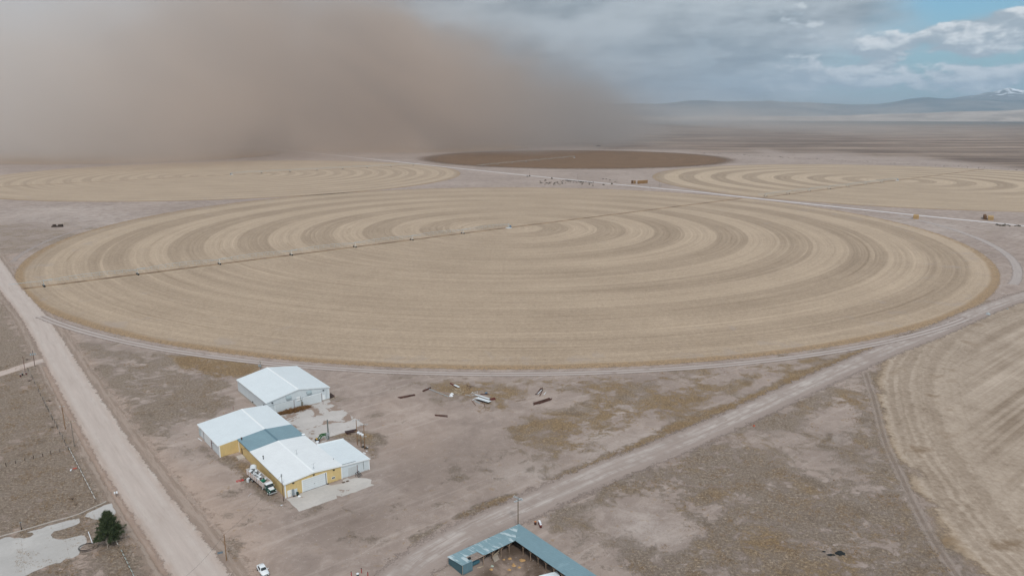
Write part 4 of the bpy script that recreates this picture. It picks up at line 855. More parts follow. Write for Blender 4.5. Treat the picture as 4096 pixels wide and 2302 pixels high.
for s_ in (-1, 1):
    MB().bx(min(s_ * 1.053, s_ * 1.075), max(s_ * 1.053, s_ * 1.075), -5.45, -4.7, 1.8, 2.45).build('side_window', GLASS, cab)
    MB().box((s_ * 1.28, -5.75, 2.0), (.22, .06, .4)).tube([(s_ * 1.05, -5.7, 2.1), (s_ * 1.28, -5.72, 2.1)], .02).build('mirror', GALV, cab)
MB().prism([(-7.4, .7), (-6.06, .7), (-6.06, 1.84), (-7.3, 1.55), (-7.4, 1.45)], -.82, .82, 'YZ').build('hood', GREEN, truck, bevel=.04)
MB().prism([(-.8, 0), (.8, 0), (.62, 1), (-.62, 1)], 0, .03, 'XY').build('hood_top', WPAINT, truck).matrix_local = Matrix.Translation((0, -6.07, 1.855)) @ Matrix.Rotation(R(180) + math.atan(.236), 4, 'X') @ Matrix.Diagonal((1, 1.22, -1, 1))
MB().bx(-.6, .6, -7.45, -7.403, .85, 1.4).build('grille', DARK, truck)
MB().bx(-1.15, 1.15, -7.68, -7.48, .5, .78).build('bumper', GALV, truck, bevel=.03)
for s_ in (-1, 1):
    MB().prism([(-7.35, .8), (-6.95, 1.3), (-6.3, 1.3), (-5.9, .8)], min(s_ * .83, s_ * 1.2), max(s_ * .83, s_ * 1.2), 'YZ').build('fender', GREEN, truck, bevel=.05)
    MB().lathe((s_ * .95, -7.43, 1.08), [(.13, 0.06), (.13, -.03), (.06, -.07)], 10, 'Y').build('headlight', LID, truck)
    MB().lathe((s_ * .98, -6.6, 1.30), [(.1, 0), (.1, .1), (.04, .13)], 8).build('marker_light', LID, truck)
def wheel(x, y, r, w, parent, side):
    o = MB().lathe((x - w / 2, y, r), [(r * .6, 0), (r * .96, 0), (r, w * .2), (r, w * .8), (r * .96, w), (r * .6, w)], 16, 'X').build('wheel', BLACK, parent)
    xx = x + side * (w / 2 + .002); MB().lathe((xx, y, r), [(r * .62, 0), (r * .5, side * .03), (r * .2, side * .05)], 12, 'X').build('rim', RIM, o)
for s_ in (-1, 1):
    wheel(s_ * 1.02, -6.6, .52, .3, truck, s_)
    for y in (3.6, 5.1): wheel(s_ * .95, y, .52, .55, truck, s_)
MB().lathe((-1.15, -3.4, .75), [(.3, 0), (.3, .9)], 12, 'X').build('fuel_tank', BLACK, truck)
MB().lathe((-1.17, -3.4, .75), [(.26, 0), (.26, .018)], 12, 'X').build('tank_end', LID, truck)
# the load
TM = Matrix.Translation(S(-2.5, 11.3)) @ Matrix.Rotation(TH + R(3.65), 4, 'Z')
def on_truck(o, x, y, z, rot=(0, 0, 0)):
    o.matrix_world = TM @ Matrix.Translation((x, y, z)) @ Matrix.Rotation(rot[2], 4, 'Z') @ Matrix.Rotation(rot[1], 4, 'Y') @ Matrix.Rotation(rot[0], 4, 'X'); return o
SCRW = plain_mat('scrap_white', (.62, .66, .69), .5, .12); SCRG = plain_mat('scrap_grey', (.26, .27, .27), .6, .3)
SCRD = plain_mat('scrap_dark', (.045, .04, .038), .8, .4); CARD = plain_mat('cardboard', (.36, .24, .15), .9, .15); BING = plain_mat('green_plastic', lin(28, 122, 92, .8), .4, .06)
half = MB().lathe((0, 0, 0), [(.95, 0), (.95, 1.7), (.9, 1.75)], 18, 'X'); half.f = half.f[:-1] ; 
half.f = [q for q in half.f if len(q) == 4]
o = on_truck(half.build('tank_shell', SCRW), .1, 5.6, 2.35, (0, R(-20), R(60))); tag(o, 'large white cut open tank shell at the rear of the truck load', 'tank')
def appliance(dim, x, y, z, rot, label, m_=SCRW):
    o = MB().box((0, 0, dim[2] / 2), dim).build('appliance', m_, bevel=.03); on_truck(o, x, y, z, rot); MB().bx(-dim[0] * .4, dim[0] * .4, -dim[1] / 2 - .02, -dim[1] / 2 - .002, dim[2] * .15, dim[2] * .85).build('front_panel', SCRG, o)
    return tag(o, label, 'appliance')
appliance((1.0, .8, .9), -.55, 5.5, 2.0, (R(8), R(-10), R(20)), 'white square appliance beside the tank shell on the truck load')
appliance((.7, .65, .9), .35, 4.3, 2.2, (R(20), R(12), R(-30)), 'white appliance lying just in front of the tank shell on the truck load')
o = MB().lathe((0, 0, 0), [(.42, 0), (.42, .25), (.22, .25), (.22, .18), (.0, .18)], 16).build('washer_drum', SCRW); on_truck(o, -.55, 3.4, 2.55, (R(60), 0, R(30))); tag(o, 'round white drum ring in the middle of the truck load', 'drum')
for k in range(13):
    w_, l_ = random.uniform(.4, .9), random.uniform(.7, 1.7); b = MB(); 
    b.raw([(0, 0, 0), (w_, .05, .1), (w_ * .9, l_, -.05), (.05, l_ * .9, .15), (w_ * .5, l_ * .5, .28)], [(0, 1, 4), (1, 2, 4), (2, 3, 4), (3, 0, 4)])
    o = b.build('scrap_sheet', random.choice([SCRW, SCRW, SCRG])); md = o.modifiers.new('thickness', 'SOLIDIFY'); md.thickness = .02
    on_truck(o, random.uniform(-.95, .5), random.uniform(-.6, 3.6), random.uniform(2.1, 2.75), (random.uniform(-.4, .4), random.uniform(-.5, .5), random.uniform(0, 6.3)))
    tag(o, 'crumpled piece of pale sheet metal in the middle of the truck load', 'scrap metal', 'crumpled sheets on the truck load')
for k in range(16):
    b = MB().box((0, 0, 0), (random.uniform(.3, .8), random.uniform(.2, .5), random.uniform(.15, .4)))
    o = b.build('scrap_lump', random.choice([SCRD, SCRG, SCRD, RUST])); on_truck(o, random.uniform(-.9, .9), random.uniform(-3.6, 6.6), random.uniform(1.9, 2.35), (random.uniform(-.5, .5), random.uniform(-.5, .5), random.uniform(0, 6.3)))
    tag(o, 'dark lump of scrap machinery among the load in the truck bed', 'scrap metal', 'dark scrap lumps on the truck load')
o = on_truck(MB().prism([(-.55, 0), (.55, 0), (.65, .75), (-.65, .75)], -.45, .45).build('plastic_bin', BING, bevel=.04), -.55, -2.2, 2.05, (R(15), R(10), R(20))); tag(o, 'bright green plastic bin near the front of the truck load', 'bin')
o = on_truck(MB().box((0, 0, .2), (.9, .6, .4)).build('cardboard_box', CARD), .55, -3.3, 2.1, (0, R(10), R(25))); tag(o, 'brown cardboard box at the front corner of the truck load', 'box')
o = on_truck(MB().lathe((0, 0, 0), [(.3, 0), (.34, .5), (.30, .5), (.27, .1)], 12).build('bucket', LID), .7, -1.5, 2.25, (R(-10), R(10), 0)); tag(o, 'white bucket on the far side of the truck load', 'bucket')
o = on_truck(MB().box((0, 0, 0), (1.0, .06, .5)).build('folded_panel', LID), -.4, -3.7, 2.5, (R(35), 0, R(15))); tag(o, 'white panel propped against the front board of the truck bed', 'panel')
o = on_truck(MB().box((0, 0, 0), (.25, 1.0, .06)).build('plank', PALEW), .75, -.6, 2.75, (R(30), R(20), R(-20))); tag(o, 'pale plank sticking up from the far side of the truck load', 'plank')
tc = crop(940, 1840, 9.05)
o = MB().bx(-1.0, 1.0, -.45, -.3, 0, .12).bx(-1, 1, .3, .45, 0, .12).bx(-1, -.85, -.3, .3, 0, .12).bx(.6, 1, -.3, .3, 0, .12).build('red_implement', plain_mat('bright_red_paint', lin(196, 26, 34, .85), .45, .08)); o.location = tc(180, 735); o.rotation_euler = (0, 0, R(30)); tag(o, 'bright red frame lying on the dirt behind the truck', 'frame')
lay('drawbar', tc(285, 735), tc(450, 655), .12, .1, DARK, 'dark drawbar lying between the red frame and the truck', 'bar')
o = appliance((.9, .75, 1.1), 0, 0, 0, (0, 0, 0), 'white freezer box standing on the dirt beside the rear of the truck'); o.matrix_world = Matrix.Translation(tc(490, 770)) @ Matrix.Rotation(R(75), 4, 'Z')
lay('white_stick', tc(480, 1290, .03), tc(590, 1190, .03), .06, .05, LID, 'thin white stick on the dirt in front of the truck', 'stick')

# ------------------------------------------------------------------ parked car
car = thing('parked_car', 'white sedan parked on the dirt at the bottom edge', 'car', (0, 0, 0))
CARW = plain_mat('white_car_paint', (.74, .78, .81), .18, .02, spec=.6)
secs = [(-2.35, .62, .32, .62), (-2.2, .82, .24, .78), (-1.6, .90, .20, .90), (-.7, .92, .20, .95), (.6, .92, .20, .96), (1.5, .90, .20, .98), (2.1, .84, .24, .96), (2.3, .70, .34, .86)]
v = []; f = []
for y, w, z0, z1 in secs:
    zm = z0 + (z1 - z0) * .62
    for x, z in ((-w * .9, z0), (-w, zm), (-w * .88, z1), (0, z1 + .05), (w * .88, z1), (w, zm), (w * .9, z0)): v.append((x, y, z))
for i in range(len(secs) - 1):
    for k in range(6): f.append((i * 7 + k, i * 7 + k + 1, i * 7 + 8 + k, i * 7 + 7 + k))
    f.append((i * 7 + 6, i * 7, i * 7 + 7, i * 7 + 13))
f.append(tuple(range(6, -1, -1))); f.append(tuple(range((len(secs) - 1) * 7, len(secs) * 7)))
body = mesh_obj('body', v, f, CARW, car, True)
rs_ = [(-.95, .70, .97), (-.28, .60, 1.42), (.75, .60, 1.46), (1.35, .62, 1.30), (1.75, .66, 1.0)]
v = [];
for y, w, z in rs_: v += [(-w - (.16 if z < 1.1 else .08), y, .95 if z < 1.1 else 1.0 + (z - 1.0) * .25), (-w, y, z), (w, y, z), (w + (.16 if z < 1.1 else .08), y, .95 if z < 1.1 else 1.0 + (z - 1.0) * .25)]
f = []
for i in range(4):
    for k in range(3): f.append((i * 4 + k, i * 4 + k + 1, i * 4 + 5 + k, i * 4 + 4 + k))
mesh_obj('cabin', v, f, CARW, car)
MB().raw([(-.62, -.90, 1.02), (.62, -.90, 1.02), (.53, -.34, 1.40), (-.53, -.34, 1.40)], [(0, 1, 2, 3)]).build('windscreen', GLASS, car).location = (0, -.02, .02)
MB().raw([(-.54, 1.40, 1.29), (.54, 1.40, 1.29), (.57, 1.70, 1.06), (-.57, 1.70, 1.06)], [(0, 1, 2, 3)]).build('rear_window', GLASS, car).location = (0, .02, .02)
for s_ in (-1, 1):
    MB().raw([(s_ * .80, -.75, 1.03), (s_ * .62, -.25, 1.38), (s_ * .62, .9, 1.40), (s_ * .72, 1.3, 1.10), (s_ * .79, .9, 1.03)], [(0, 1, 2, 3, 4)]).build('side_window', GLASS, car).location = (s_ * .035, 0, 0)
    MB().box((s_ * 1.02, -.72, 1.02), (.24, .12, .14)).build('mirror', CARW, car, bevel=.02)
    MB().box((s_ * .66, -2.20, .70), (.38, .22, .12), rz=s_ * -.35).build('headlight', GREYM, car, bevel=.02)
    for y in (-1.42, 1.35):
        o = MB().lathe((s_ * .84 - .11, y, .32), [(.2, 0), (.31, 0), (.33, .04), (.33, .18), (.31, .22), (.2, .22)], 14, 'X').build('wheel', BLACK, car); MB().lathe((s_ * .84 + s_ * .112, y, .32), [(.2, 0), (.05, s_ * .02)], 10, 'X').build('rim', GALV, o)
MB().box((0, -2.345, .62), (.9, .05, .12)).build('grille', DARK, car)
MB().box((0, -2.36, .36), (1.0, .05, .10)).build('bumper_intake', DARK, car)
cc = crop(1000, 2230, 20.11)
pc_ = (cc(880, 520, .9) + cc(1180, 1300, .55)) / 2; car.location = (pc_.x, pc_.y, 0); car.rotation_euler = (0, 0, R(10))
fv = cc(1180, 1300, .6) - cc(700, 480, .9); car.rotation_euler = (0, 0, math.atan2(fv.y, fv.x) + R(90))

# ------------------------------------------------------------------ yard clutter
ldr = thing('front_loader', 'green tractor loader with a yellow and black bucket parked behind the workshop', 'tractor loader', yd(640, 825), R(0))
GRN = plain_mat('tractor_green', lin(36, 104, 52, .8), .35, .1, spec=.5)
dv = yd(355, 905) - yd(640, 825); ldr.rotation_euler = (0, 0, math.atan2(dv.y, dv.x))
L_ = dv.length
for s_ in (-.55, .55):
    MB().prism([(0, 1.9), (L_ * .45, 2.15), (L_ * .62, 2.0), (L_ * .92, .75), (L_ * .84, .65), (L_ * .52, 1.7), (0, 1.6)], s_ - .07, s_ + .07).build('arm', GRN, ldr)
    MB().bx(-.15, .15, s_ - .1, s_ + .1, .05, 1.95).build('mount', GRN, ldr)
    MB().tube([(L_ * .1, s_, 1.1), (L_ * .5, s_, 1.65)], .06).tube([(L_ * .5, s_, 2.05), (L_ * .85, s_, 1.15)], .05).build('ram', GALV, ldr)
MB().bx(L_ * .6, L_ * .66, -.48, .48, 1.55, 1.72).build('cross_tube', GRN, ldr)
bk = MB().prism([(L_ * .88, .9), (L_ * .98, .95), (L_ * 1.15, .55), (L_ * 1.12, .1), (L_ * .92, .05), (L_ * .84, .45)], -1.0, 1.0).build('bucket', DARK, ldr)
MB().bx(L_ * 1.0, L_ * 1.1, -.6, .6, .95, 1.1).build('yellow_plate', plain_mat('yellow_paint', lin(216, 170, 60, .9), .45, .08), bk)
o = MB().lathe((0, 0, 0), [(.1, 0), (.5, .05), (.62, .35), (.62, .8), (.5, 1.1), (.1, 1.2)], 14).build('fuel_tank', LID, smooth=True); o.location = yd(365, 985); tag(o, 'round white tank behind the lean-to roof of the workshop', 'tank')
MB().box((.55, -.25, .75), (.3, .3, .3)).build('pump_box', RUSTRED, o)
fb = thing('flatbed_trailer', 'dark red low flatbed frame lying at the corner of the yard slab', 'trailer', (yd(1160, 640) + yd(1460, 580)) / 2 + Vector((.5, -.6, 0)), R(28))
MB().bx(-2.0, 2.0, -.9, -.75, .35, .5).bx(-2, 2, .75, .9, .35, .5).bx(-2, -1.85, -.75, .75, .35, .5).bx(1.85, 2, -.75, .75, .35, .5).build('frame', plain_mat('dark_red_frame', (.06, .022, .02), .7, .3), fb)
MB().bx(-1.8, 1.8, -.7, .7, .42, .52).build('deck', plain_mat('dark_deck', (.045, .03, .028), .9, .4), fb)
for x in (-1.7, 1.7):
    for y in (-.8, .8): MB().bx(x - .08, x + .08, y - .08, y + .08, 0, .349).build('leg', RUST, fb)
lay('rusty_beam', yd(1200, 690, .05), yd(1340, 700, .1), .2, .15, RUST, 'rusty beam lying in front of the dark red flatbed frame', 'beam')
for x, y, c, lb in ((1690, 1065, DARK, 'dark coil of wire at the foot of the three brown poles'), (1775, 1105, SCRD, 'dark heap of scrap at the foot of the right brown pole')): clump('scrap_heap', yd(x, y), .8, .5, .5, c, lb, 'scrap heap', None, x * .01)
for k, (x, y) in enumerate(((1790, 1180), (1700, 1230), (1735, 1250), (1795, 1070))): clump('white_rubbish', yd(x, y), .3, .25, .25, LID, 'small white piece of rubbish on the dirt below the three brown poles', 'rubbish', 'white rubbish below the brown poles', k)
rk = thing('pallet_forks', 'black pallet fork frame leaning on the concrete beside the lean-to door', 'fork frame', S(21.8, -1.9), TH + R(20))
for x in (-.75, -.3, .15, .6): MB().tube([(x, -.6, .1), (x, .75, 1.25)], .075, 4).build('bar', DARK, rk)
MB().tube([(-.85, .75, 1.25), (.7, .75, 1.25)], .08, 4).tube([(-.85, .1, .72), (.7, .1, .72)], .06, 4).build('cross_bar', DARK, rk)
build_each(MB().tube([(-.7, .75, 1.2), (-.7, 1.0, 0)], .06, 4).tube([(.55, .75, 1.2), (.55, 1.0, 0)], .06, 4), 'leg', DARK, rk)
o = MB().lathe((0, 0, 0), [(.28, 0), (.36, .85), (.40, .86), (.40, .92), (.32, .92), (.28, .75)], 14).build('plastic_bin', plain_mat('dark_green_bin', (.02, .045, .035), .5, .1)); o.location = S(3.2, -.75, .06); tag(o, 'dark green round bin by the grey panel of the yellow workshop', 'bin')
clump('white_sack', S(3.3, -1.6, .05), .45, .35, .35, LID, 'white sack lying beside the dark green bin', 'sack', None, 2.2)
clump('black_sack', S(2.2, -.7, .05), .4, .3, .25, SCRD, 'black sack lying left of the dark green bin', 'sack', None, 7.2)
o = MB().bx(-.2, .2, -.2, .2, 0, .25).build('concrete_block', DARK); o.location = S(12.5, -.35, .06); tag(o, 'small dark block at the right foot of the big white door', 'block')
for k, (x, y) in enumerate(((16.5, -2.3), (17.7, -2.35))):
    o = MB().bx(-.45, .45, -.4, .4, 0, .03).build('pit_cover', plain_mat('brown_plate' + 'ab'[k], (.12, .085, .065), .9, .2)); o.location = S(x, y, .075); o.rotation_euler = (0, 0, TH); tag(o, ['brown square plate on the apron nearer the yellow wall corner', 'brown square plate on the apron nearer the lean-to door'][k], 'plate')
lay('white_pole', G(780 + 60 / 4.826, 1600 + 735 / 4.826, .05), G(780 + 135 / 4.826, 1600 + 785 / 4.826, .05), .2, .15, LID, 'white beam lying at the rear corner of the white workshop wing', 'beam')
bb = crop(920, 1440, 5.8545)
for x, y, h, lb in ((2455, 885, 1.6, 'thin red stake beside the junk at the right end of the barn'), (2182, 1035, 1.6, 'thin red stake in front of the small side door of the barn'), (80, 1155, 1.4, 'thin red stake in the dry grass left of the barn'), (-85, 1290, 1.2, 'thin red stake in the grass behind the white workshop wing'), (1742, 1095, 1.0, 'thin red stake between the two barn doors'), (1080, 1240, 1.0, 'thin red stake left of the near barn door')):
    o = MB().tube([(0, 0, -.1), (0, 0, h)], .05).build('iron_stake', plain_mat('red_stake', (.20, .05, .04), .7, .2) if 'red_stake' not in bpy.data.materials else bpy.data.materials['red_stake']); o.location = bb(x, y); tag(o, lb, 'stake')
clump('wire_heap', Bn(25.2, 1.6), 1.2, .9, 1.6, plain_mat('rusty_wire', (.06, .04, .035), .9, .5, 6), 'dark tangle of rusty junk at the right end of the barn', 'scrap heap', None, 3.3)
lay('white_pipe', Bn(24.1, -.3, .1), Bn(27.2, .7, .12), .25, .2, PALEW, 'pale beam lying at the right foot of the barn', 'beam')
o = MB().lathe((0, 0, 1.2), [(.1, 0), (.8, .12), (1.1, .32), (1.06, .34), (.75, .16), (.05, .06)], 18).tube([(0, 0, 0), (0, 0, 1.2)], .08).build('satellite_dish', plain_mat('dish_white', (.7, .72, .70), .5, .05)); o.location = Bn(25.6, 7.6); tag(o, 'round pale dish on a post at the right side of the barn', 'dish')
lay('board', S(-2.6, -3.0, .02), S(-2.1, -2.9, .02), .3, .05, LID, 'small white board by the foot of the thin workshop pole', 'board')
lay('tarp', q8(325, 855, .02), q8(465, 825, .02), .8, .06, plain_mat('blue_grey_tarp', (.10, .14, .17), .7, .1), 'folded blue grey sheet on the grass beside the orange brown pole', 'sheet')
# scrap iron and boards lying beyond the yard
db = crop(1570, 1500, 3.903)
def stack(p0, p1, n, label, group, mat=RUST, w=.25, h=.22, spread=.35, lenj=.15, cat='steel beam', name='steel_beam'):
    p0, p1 = Vector(p0), Vector(p1); t = (p1 - p0).normalized(); s = Vector((-t.y, t.x, 0)); lay_n = max(1, int(math.sqrt(n) + .6))
    for k in range(n):
        row, lvl = k % lay_n, k // lay_n; off = (row - (lay_n - 1) / 2) * (w + spread * .3) + random.uniform(-.06, .06); j = (p1 - p0).length * lenj
        a = p0 + s * off + t * random.uniform(-j, j); c = p1 + s * (off + random.uniform(-spread, spread)) + t * random.uniform(-j, j)
        a.z = c.z = .02 + lvl * (h + .01); lay(name, a, c, w, h, mat, label, cat, group=group)
stack(db(112, 358), db(325, 318), 6, 'rusty beam in the long stack at the left end of the scrap yard', 'beams in the left rusty stack')
stack(db(487, 250), db(590, 207), 4, 'short rusty beam in the small stack beside the long pale pipe', 'beams in the small rusty stack')
lay('irrigation_pipe', db(535, 200, .1), db(868, 335, .1), .2, .2, GALV, 'long thin pale pipe lying across the dirt in the scrap yard', 'pipe')
lay('steel_beam', db(905, 128, .05), db(1000, 185, .05), .5, .3, RUSTRED, 'dark red beam with a white panel beside it at the back of the scrap yard', 'beam')
lay('roof_panel', db(965, 148, .4), db(1042, 185, .3), .9, .06, SCRW, 'white panel resting on the dark red beam at the back of the scrap yard', 'panel')
def scatter(n, cx, cy, rx, ry, L0, L1, w, mat, name, label, cat, group, z=.02):
    for k in range(n):
        p = db(cx + random.uniform(-rx, rx), cy + random.uniform(-ry, ry)); a = random.uniform(0, 6.3); l = random.uniform(L0, L1)
        lay(name, p + Vector((0, 0, z)), p + Vector((math.cos(a) * l, math.sin(a) * l, z + random.uniform(0, .5))), w, .08, mat, label, cat, group=group)
scatter(9, 1190, 188, 40, 18, .8, 2.2, .10, RUST, 'rusty_stick', 'rusty stick in the loose pile at the back of the scrap yard', 'stick', 'rusty sticks at the back of the scrap yard')
scatter(30, 1020, 270, 80, 50, .6, 2.0, .16, PALEW, 'pale_board', 'pale splintered board in the scattered heap left of the white panels', 'board', 'pale boards scattered in the scrap yard')
scatter(9, 1260, 285, 70, 45, .7, 2.0, .10, SCRW, 'white_strip', 'thin white strip scattered behind the heap of white panels', 'strip', 'white strips behind the white panels')
clump('white_sack', db(915, 325), .8, .6, .7, LID, 'larger white sack beside the pale boards in the scrap yard', 'sack', None, 1.5); clump('white_sack', db(925, 298), .7, .5, .7, LID, 'white sack just behind the larger one in the scrap yard', 'sack', None, 8.5)
lay('roof_panel', db(1285, 300, .3), db(1365, 322, .35), .7, .08, SCRW, 'short white panel at the left rear of the panel heap', 'panel')
lay('roof_panel', db(1372, 322, .8), db(1508, 368, .75), .9, .10, SCRW, 'long white panel at the back of the panel heap', 'panel')
lay('roof_panel', db(1318, 350, .9), db(1520, 412, .75), 1.6, .10, SCRW, 'widest white panel on top of the panel heap', 'panel')
lay('roof_panel', db(1480, 362, .5), db(1510, 375, .5), .9, .08, SCRW, 'small white panel at the right end of the panel heap', 'panel')
stack(db(1345, 392), db(1500, 425), 7, 'dark beam underneath the heap of white panels', 'dark beams under the white panels', SCRD, .3, .2, .4)
stack(db(1510, 385), db(1595, 372), 5, 'red brown beam at the right end of the panel heap', 'red brown beams at the panel heap', RUSTRED, .3, .22, .5)
lay('pipe', db(1275, 388, .05), db(1368, 436, .05), .18, .16, GALV, 'upper of two pale pipes in front of the panel heap', 'pipe'); lay('pipe', db(1285, 402, .05), db(1362, 442, .05), .18, .16, GALV, 'lower of two pale pipes in front of the panel heap', 'pipe')
lay('pale_board', db(1245, 388, .05), db(1312, 345, .5), .2, .08, LID, 'white board propped at the left of the panel heap', 'board')
lay('rusty_stick', db(1238, 392, .03), db(1298, 470, .03), .25, .1, plain_mat('brown_plank', (.14, .08, .05), .9, .3), 'brown plank lying left in front of the panel heap', 'plank')
lay('rusty_stick', db(1428, 448, .03), db(1445, 490, .03), .16, .1, RUST, 'short rusty bar lying farthest in front of the panel heap', 'bar')
lay('rusty_stick', db(1395, 412, .03), db(1415, 432, .03), .16, .1, RUST, 'short rusty bar close in front of the panel heap', 'bar')
o = MB().lathe((-.45, 0, .3), [(.28, 0), (.3, .05), (.3, .85), (.28, .9)], 12, 'X').build('blue_drum', plain_mat('blue_drum', lin(92, 124, 150, .85), .5, .1)); o.location = db(1462, 285); o.rotation_euler = (0, 0, .4); tag(o, 'blue drum lying behind the panel heap', 'drum')
stack(db(1375, 297), db(1490, 290), 3, 'rusty strip lying in front of the blue drum', 'rusty strips by the blue drum', RUST, .25, .1, .6)
lay('pale_board', db(1575, 322, .03), db(1645, 350, .03), .14, .08, PALEW, 'pale stick lying right of the panel heap', 'stick')
lay('roof_panel', db(2255, 290, .3), db(2320, 225, .3), .8, .08, SCRW, 'white panel on the small upright scrap stack at the right', 'panel')
stack(db(2250, 298), db(2330, 215), 4, 'rusty beam under the small right hand white panel', 'rusty beams under the right hand panel', RUST, .25, .2, .5)
stack(db(2300, 320), db(2340, 235), 2, 'loose rusty bar right of the small upright scrap stack', 'loose rusty bars at the right', RUST, .15, .12, .4)
lay('pale_board', db(2362, 300, .03), db(2395, 262, .03), .3, .06, SCRW, 'white plank lying alone right of the small upright scrap stack', 'plank')
stack(db(2240, 452), db(2450, 388), 9, 'rusty beam in the long stack at the right end of the scrap yard', 'beams in the right rusty stack', RUST, .3, .24, .6, .2)
lay('steel_beam', db(660, 618, .03), db(860, 632, .03), .25, .2, RUST, 'upper of two rusty beams lying alone in the middle of the yard', 'beam'); lay('steel_beam', db(665, 630, .03), db(862, 650, .03), .25, .2, RUST, 'lower of two rusty beams lying alone in the middle of the yard', 'beam')
lf = thing('ladder_frame', 'thin ladder like frame lying flat left of the right rusty stack', 'frame', db(1935, 405), 0.0); dv = db(2080, 375) - db(1935, 405); lf.rotation_euler = (0, 0, math.atan2(dv.y, dv.x)); L_ = dv.length
b = MB().bx(0, L_, -.4, -.3, 0, .1).bx(0, L_, .3, .4, 0, .1).build('rail', WOOD, lf)
b = MB(); [b.bx(L_ * k / 6 - .04, L_ * k / 6 + .04, -.299, .299, .02, .09) for k in range(7)]; b.build('rungs', WOOD, lf)

# ------------------------------------------------------------------ hay stacks
hay = {}
for nm, c in (('tan', (196, 164, 118)), ('gold', (166, 130, 88)), ('brown', (118, 88, 62)), ('old', (78, 64, 54))):
    m = material('hay_' + nm); p = OBJ(); n = NZ(SCALE(p, 1, 1, 3), 2.0, 5, 0.7)
    col = MX(n, lin(*c, .55), lin(*c, .98)); finish(col, .95, bump=n, bd=.08); hay[nm] = m
balem = {}
def bale(nm):
    if nm not in balem:
        o = MB().box((0, 0, .6), (2.36, 1.17, 1.17)).build('hay_bale', hay[nm], bevel=.06); balem[nm] = o.data; bpy.data.objects.remove(o)
    o = bpy.data.objects.new('hay_bale', balem[nm]); COL.objects.link(o); return o
def haystack(p, ang, nx, ny, nz, nm, label, group, top=None):
    u, v = Vector((math.cos(ang), math.sin(ang), 0)), Vector((-math.sin(ang), math.cos(ang), 0))
    for k in range(nz):
        for i in range(nx):
            for j in range(ny):
                if k == nz - 1 and top and random.random() < top: continue
                if 0 < i < nx - 1 and 0 < j < ny - 1 and k < nz - 1: continue          # inner bales nothing can show
                o = bale(nm); o.location = Vector(p) + u * (i * 1.22 + .6 + random.uniform(-.05, .05)) + v * (j * 2.42 + 1.2 + random.uniform(-.1, .1)) + Vector((0, 0, k * 1.2))
                o.rotation_euler = (0, 0, ang + R(90) + random.uniform(-.02, .02)); tag(o, label, 'hay bale', group)
hs = crop(3600, 800, 5.194)
haystack(hs(385, 398), R(62), 8, 2, 3, 'tan', 'tan hay bale in the single block stack on the near side of the far road', 'bales of the single block stack')
haystack(hs(1800, 412), R(60), 16, 1, 3, 'brown', 'brown hay bale in the darker left stack of the pair by the far road', 'bales of the darker stack of the pair')
haystack(hs(1940, 424), R(58), 9, 2, 3, 'tan', 'tan hay bale in the paler right stack of the pair by the far road', 'bales of the paler stack of the pair')
haystack(c21(1950, 496), R(38), 17, 1, 4, 'gold', 'golden hay bale in the long row stack beyond the far road', 'bales of the long row stack')
haystack(c21(1850, 492), R(70), 4, 1, 4, 'brown', 'brown hay bale in the short dark stack left of the long row', 'bales of the short dark stack', .3)
haystack(c21(1888, 494), R(66), 4, 1, 4, 'gold', 'golden hay bale in the short stack touching the left of the long row', 'bales of the short golden stack', .2)
haystack(c5(330, 657), R(8), 8, 1, 2, 'old', 'blackened old hay bale in the low stack on the far left dirt', 'bales of the blackened stack', .35)
haystack(G(1400 + 1815 / 1.84, 500 + 157 / 1.84), R(20), 12, 1, 3, 'old', 'dark hay bale in the faint stack far off beneath the dust edge', 'bales of the faint far stack')

# ------------------------------------------------------------------ weed clumps by the far road
wm = plain_mat('dead_weed', (.085, .072, .055), .95, .4, 3.0)
proto = clump('dead_weed', (0, 0, 0), 1.0, 1.0, .9, wm, 'dark dead weed clump on the grey ground below the far road', 'weed', 'dead weeds below the far road', 5.0, 10)
first = True
def weed(p, s, label=None, group=None):
    global first
    o = proto if first else dup(proto); first = False
    o.location = p; k = s * random.uniform(.7, 1.3); o.scale = (k * random.uniform(.8, 1.6), k, k * random.uniform(.7, 1.1)); o.rotation_euler = (0, 0, random.uniform(0, 6.3))
    if label: o['label'] = label; o['group'] = group
for k in range(105):
    t = random.random(); x = random.gauss(250 + 900 * t, 50); y = random.gauss(455 + 20 * math.sin(t * 9) + (10 if t < .4 else -5) , 18 if t > .15 else 9)
    weed(c21(x, max(395 + x * .075 - 10, min(520, y))), random.uniform(.6, 1.5))
for x, y in ((40, 370), (80, 365), (460, 408), (350, 440), (1340, 512), (1355, 515), (1165, 527), (600, 508), (1490, 500)): weed(c21(x, y), 2.0)
for k in range(16): weed(hs(random.uniform(1990, 2500), 530 + random.gauss(0, 12)), 1.1, 'dark dead weed clump along the far road at the right edge', 'dead weeds along the far road at right')
for k, (x, y, s_) in enumerate(((1340, 412, 1.6), (1395, 415, 1.6), (1460, 435, 1.4), (1548, 462, 1.2))): weed(c21(x, y), s_, 'dark weed clump on the dirt left of the long row stack', 'weeds left of the long row stack')
# sage along the ditch beyond the fields
for k in range(120):
    t = random.random(); p = Vector((529, 2020, 0)).lerp(Vector((985, 1370, 0)), t) + Vector((random.gauss(0, 14), random.gauss(0, 14), 0))
    weed(p, random.uniform(.5, 1.3), 'grey sage bush along the ditch behind the right hand striped field', 'sage bushes along the far ditch')
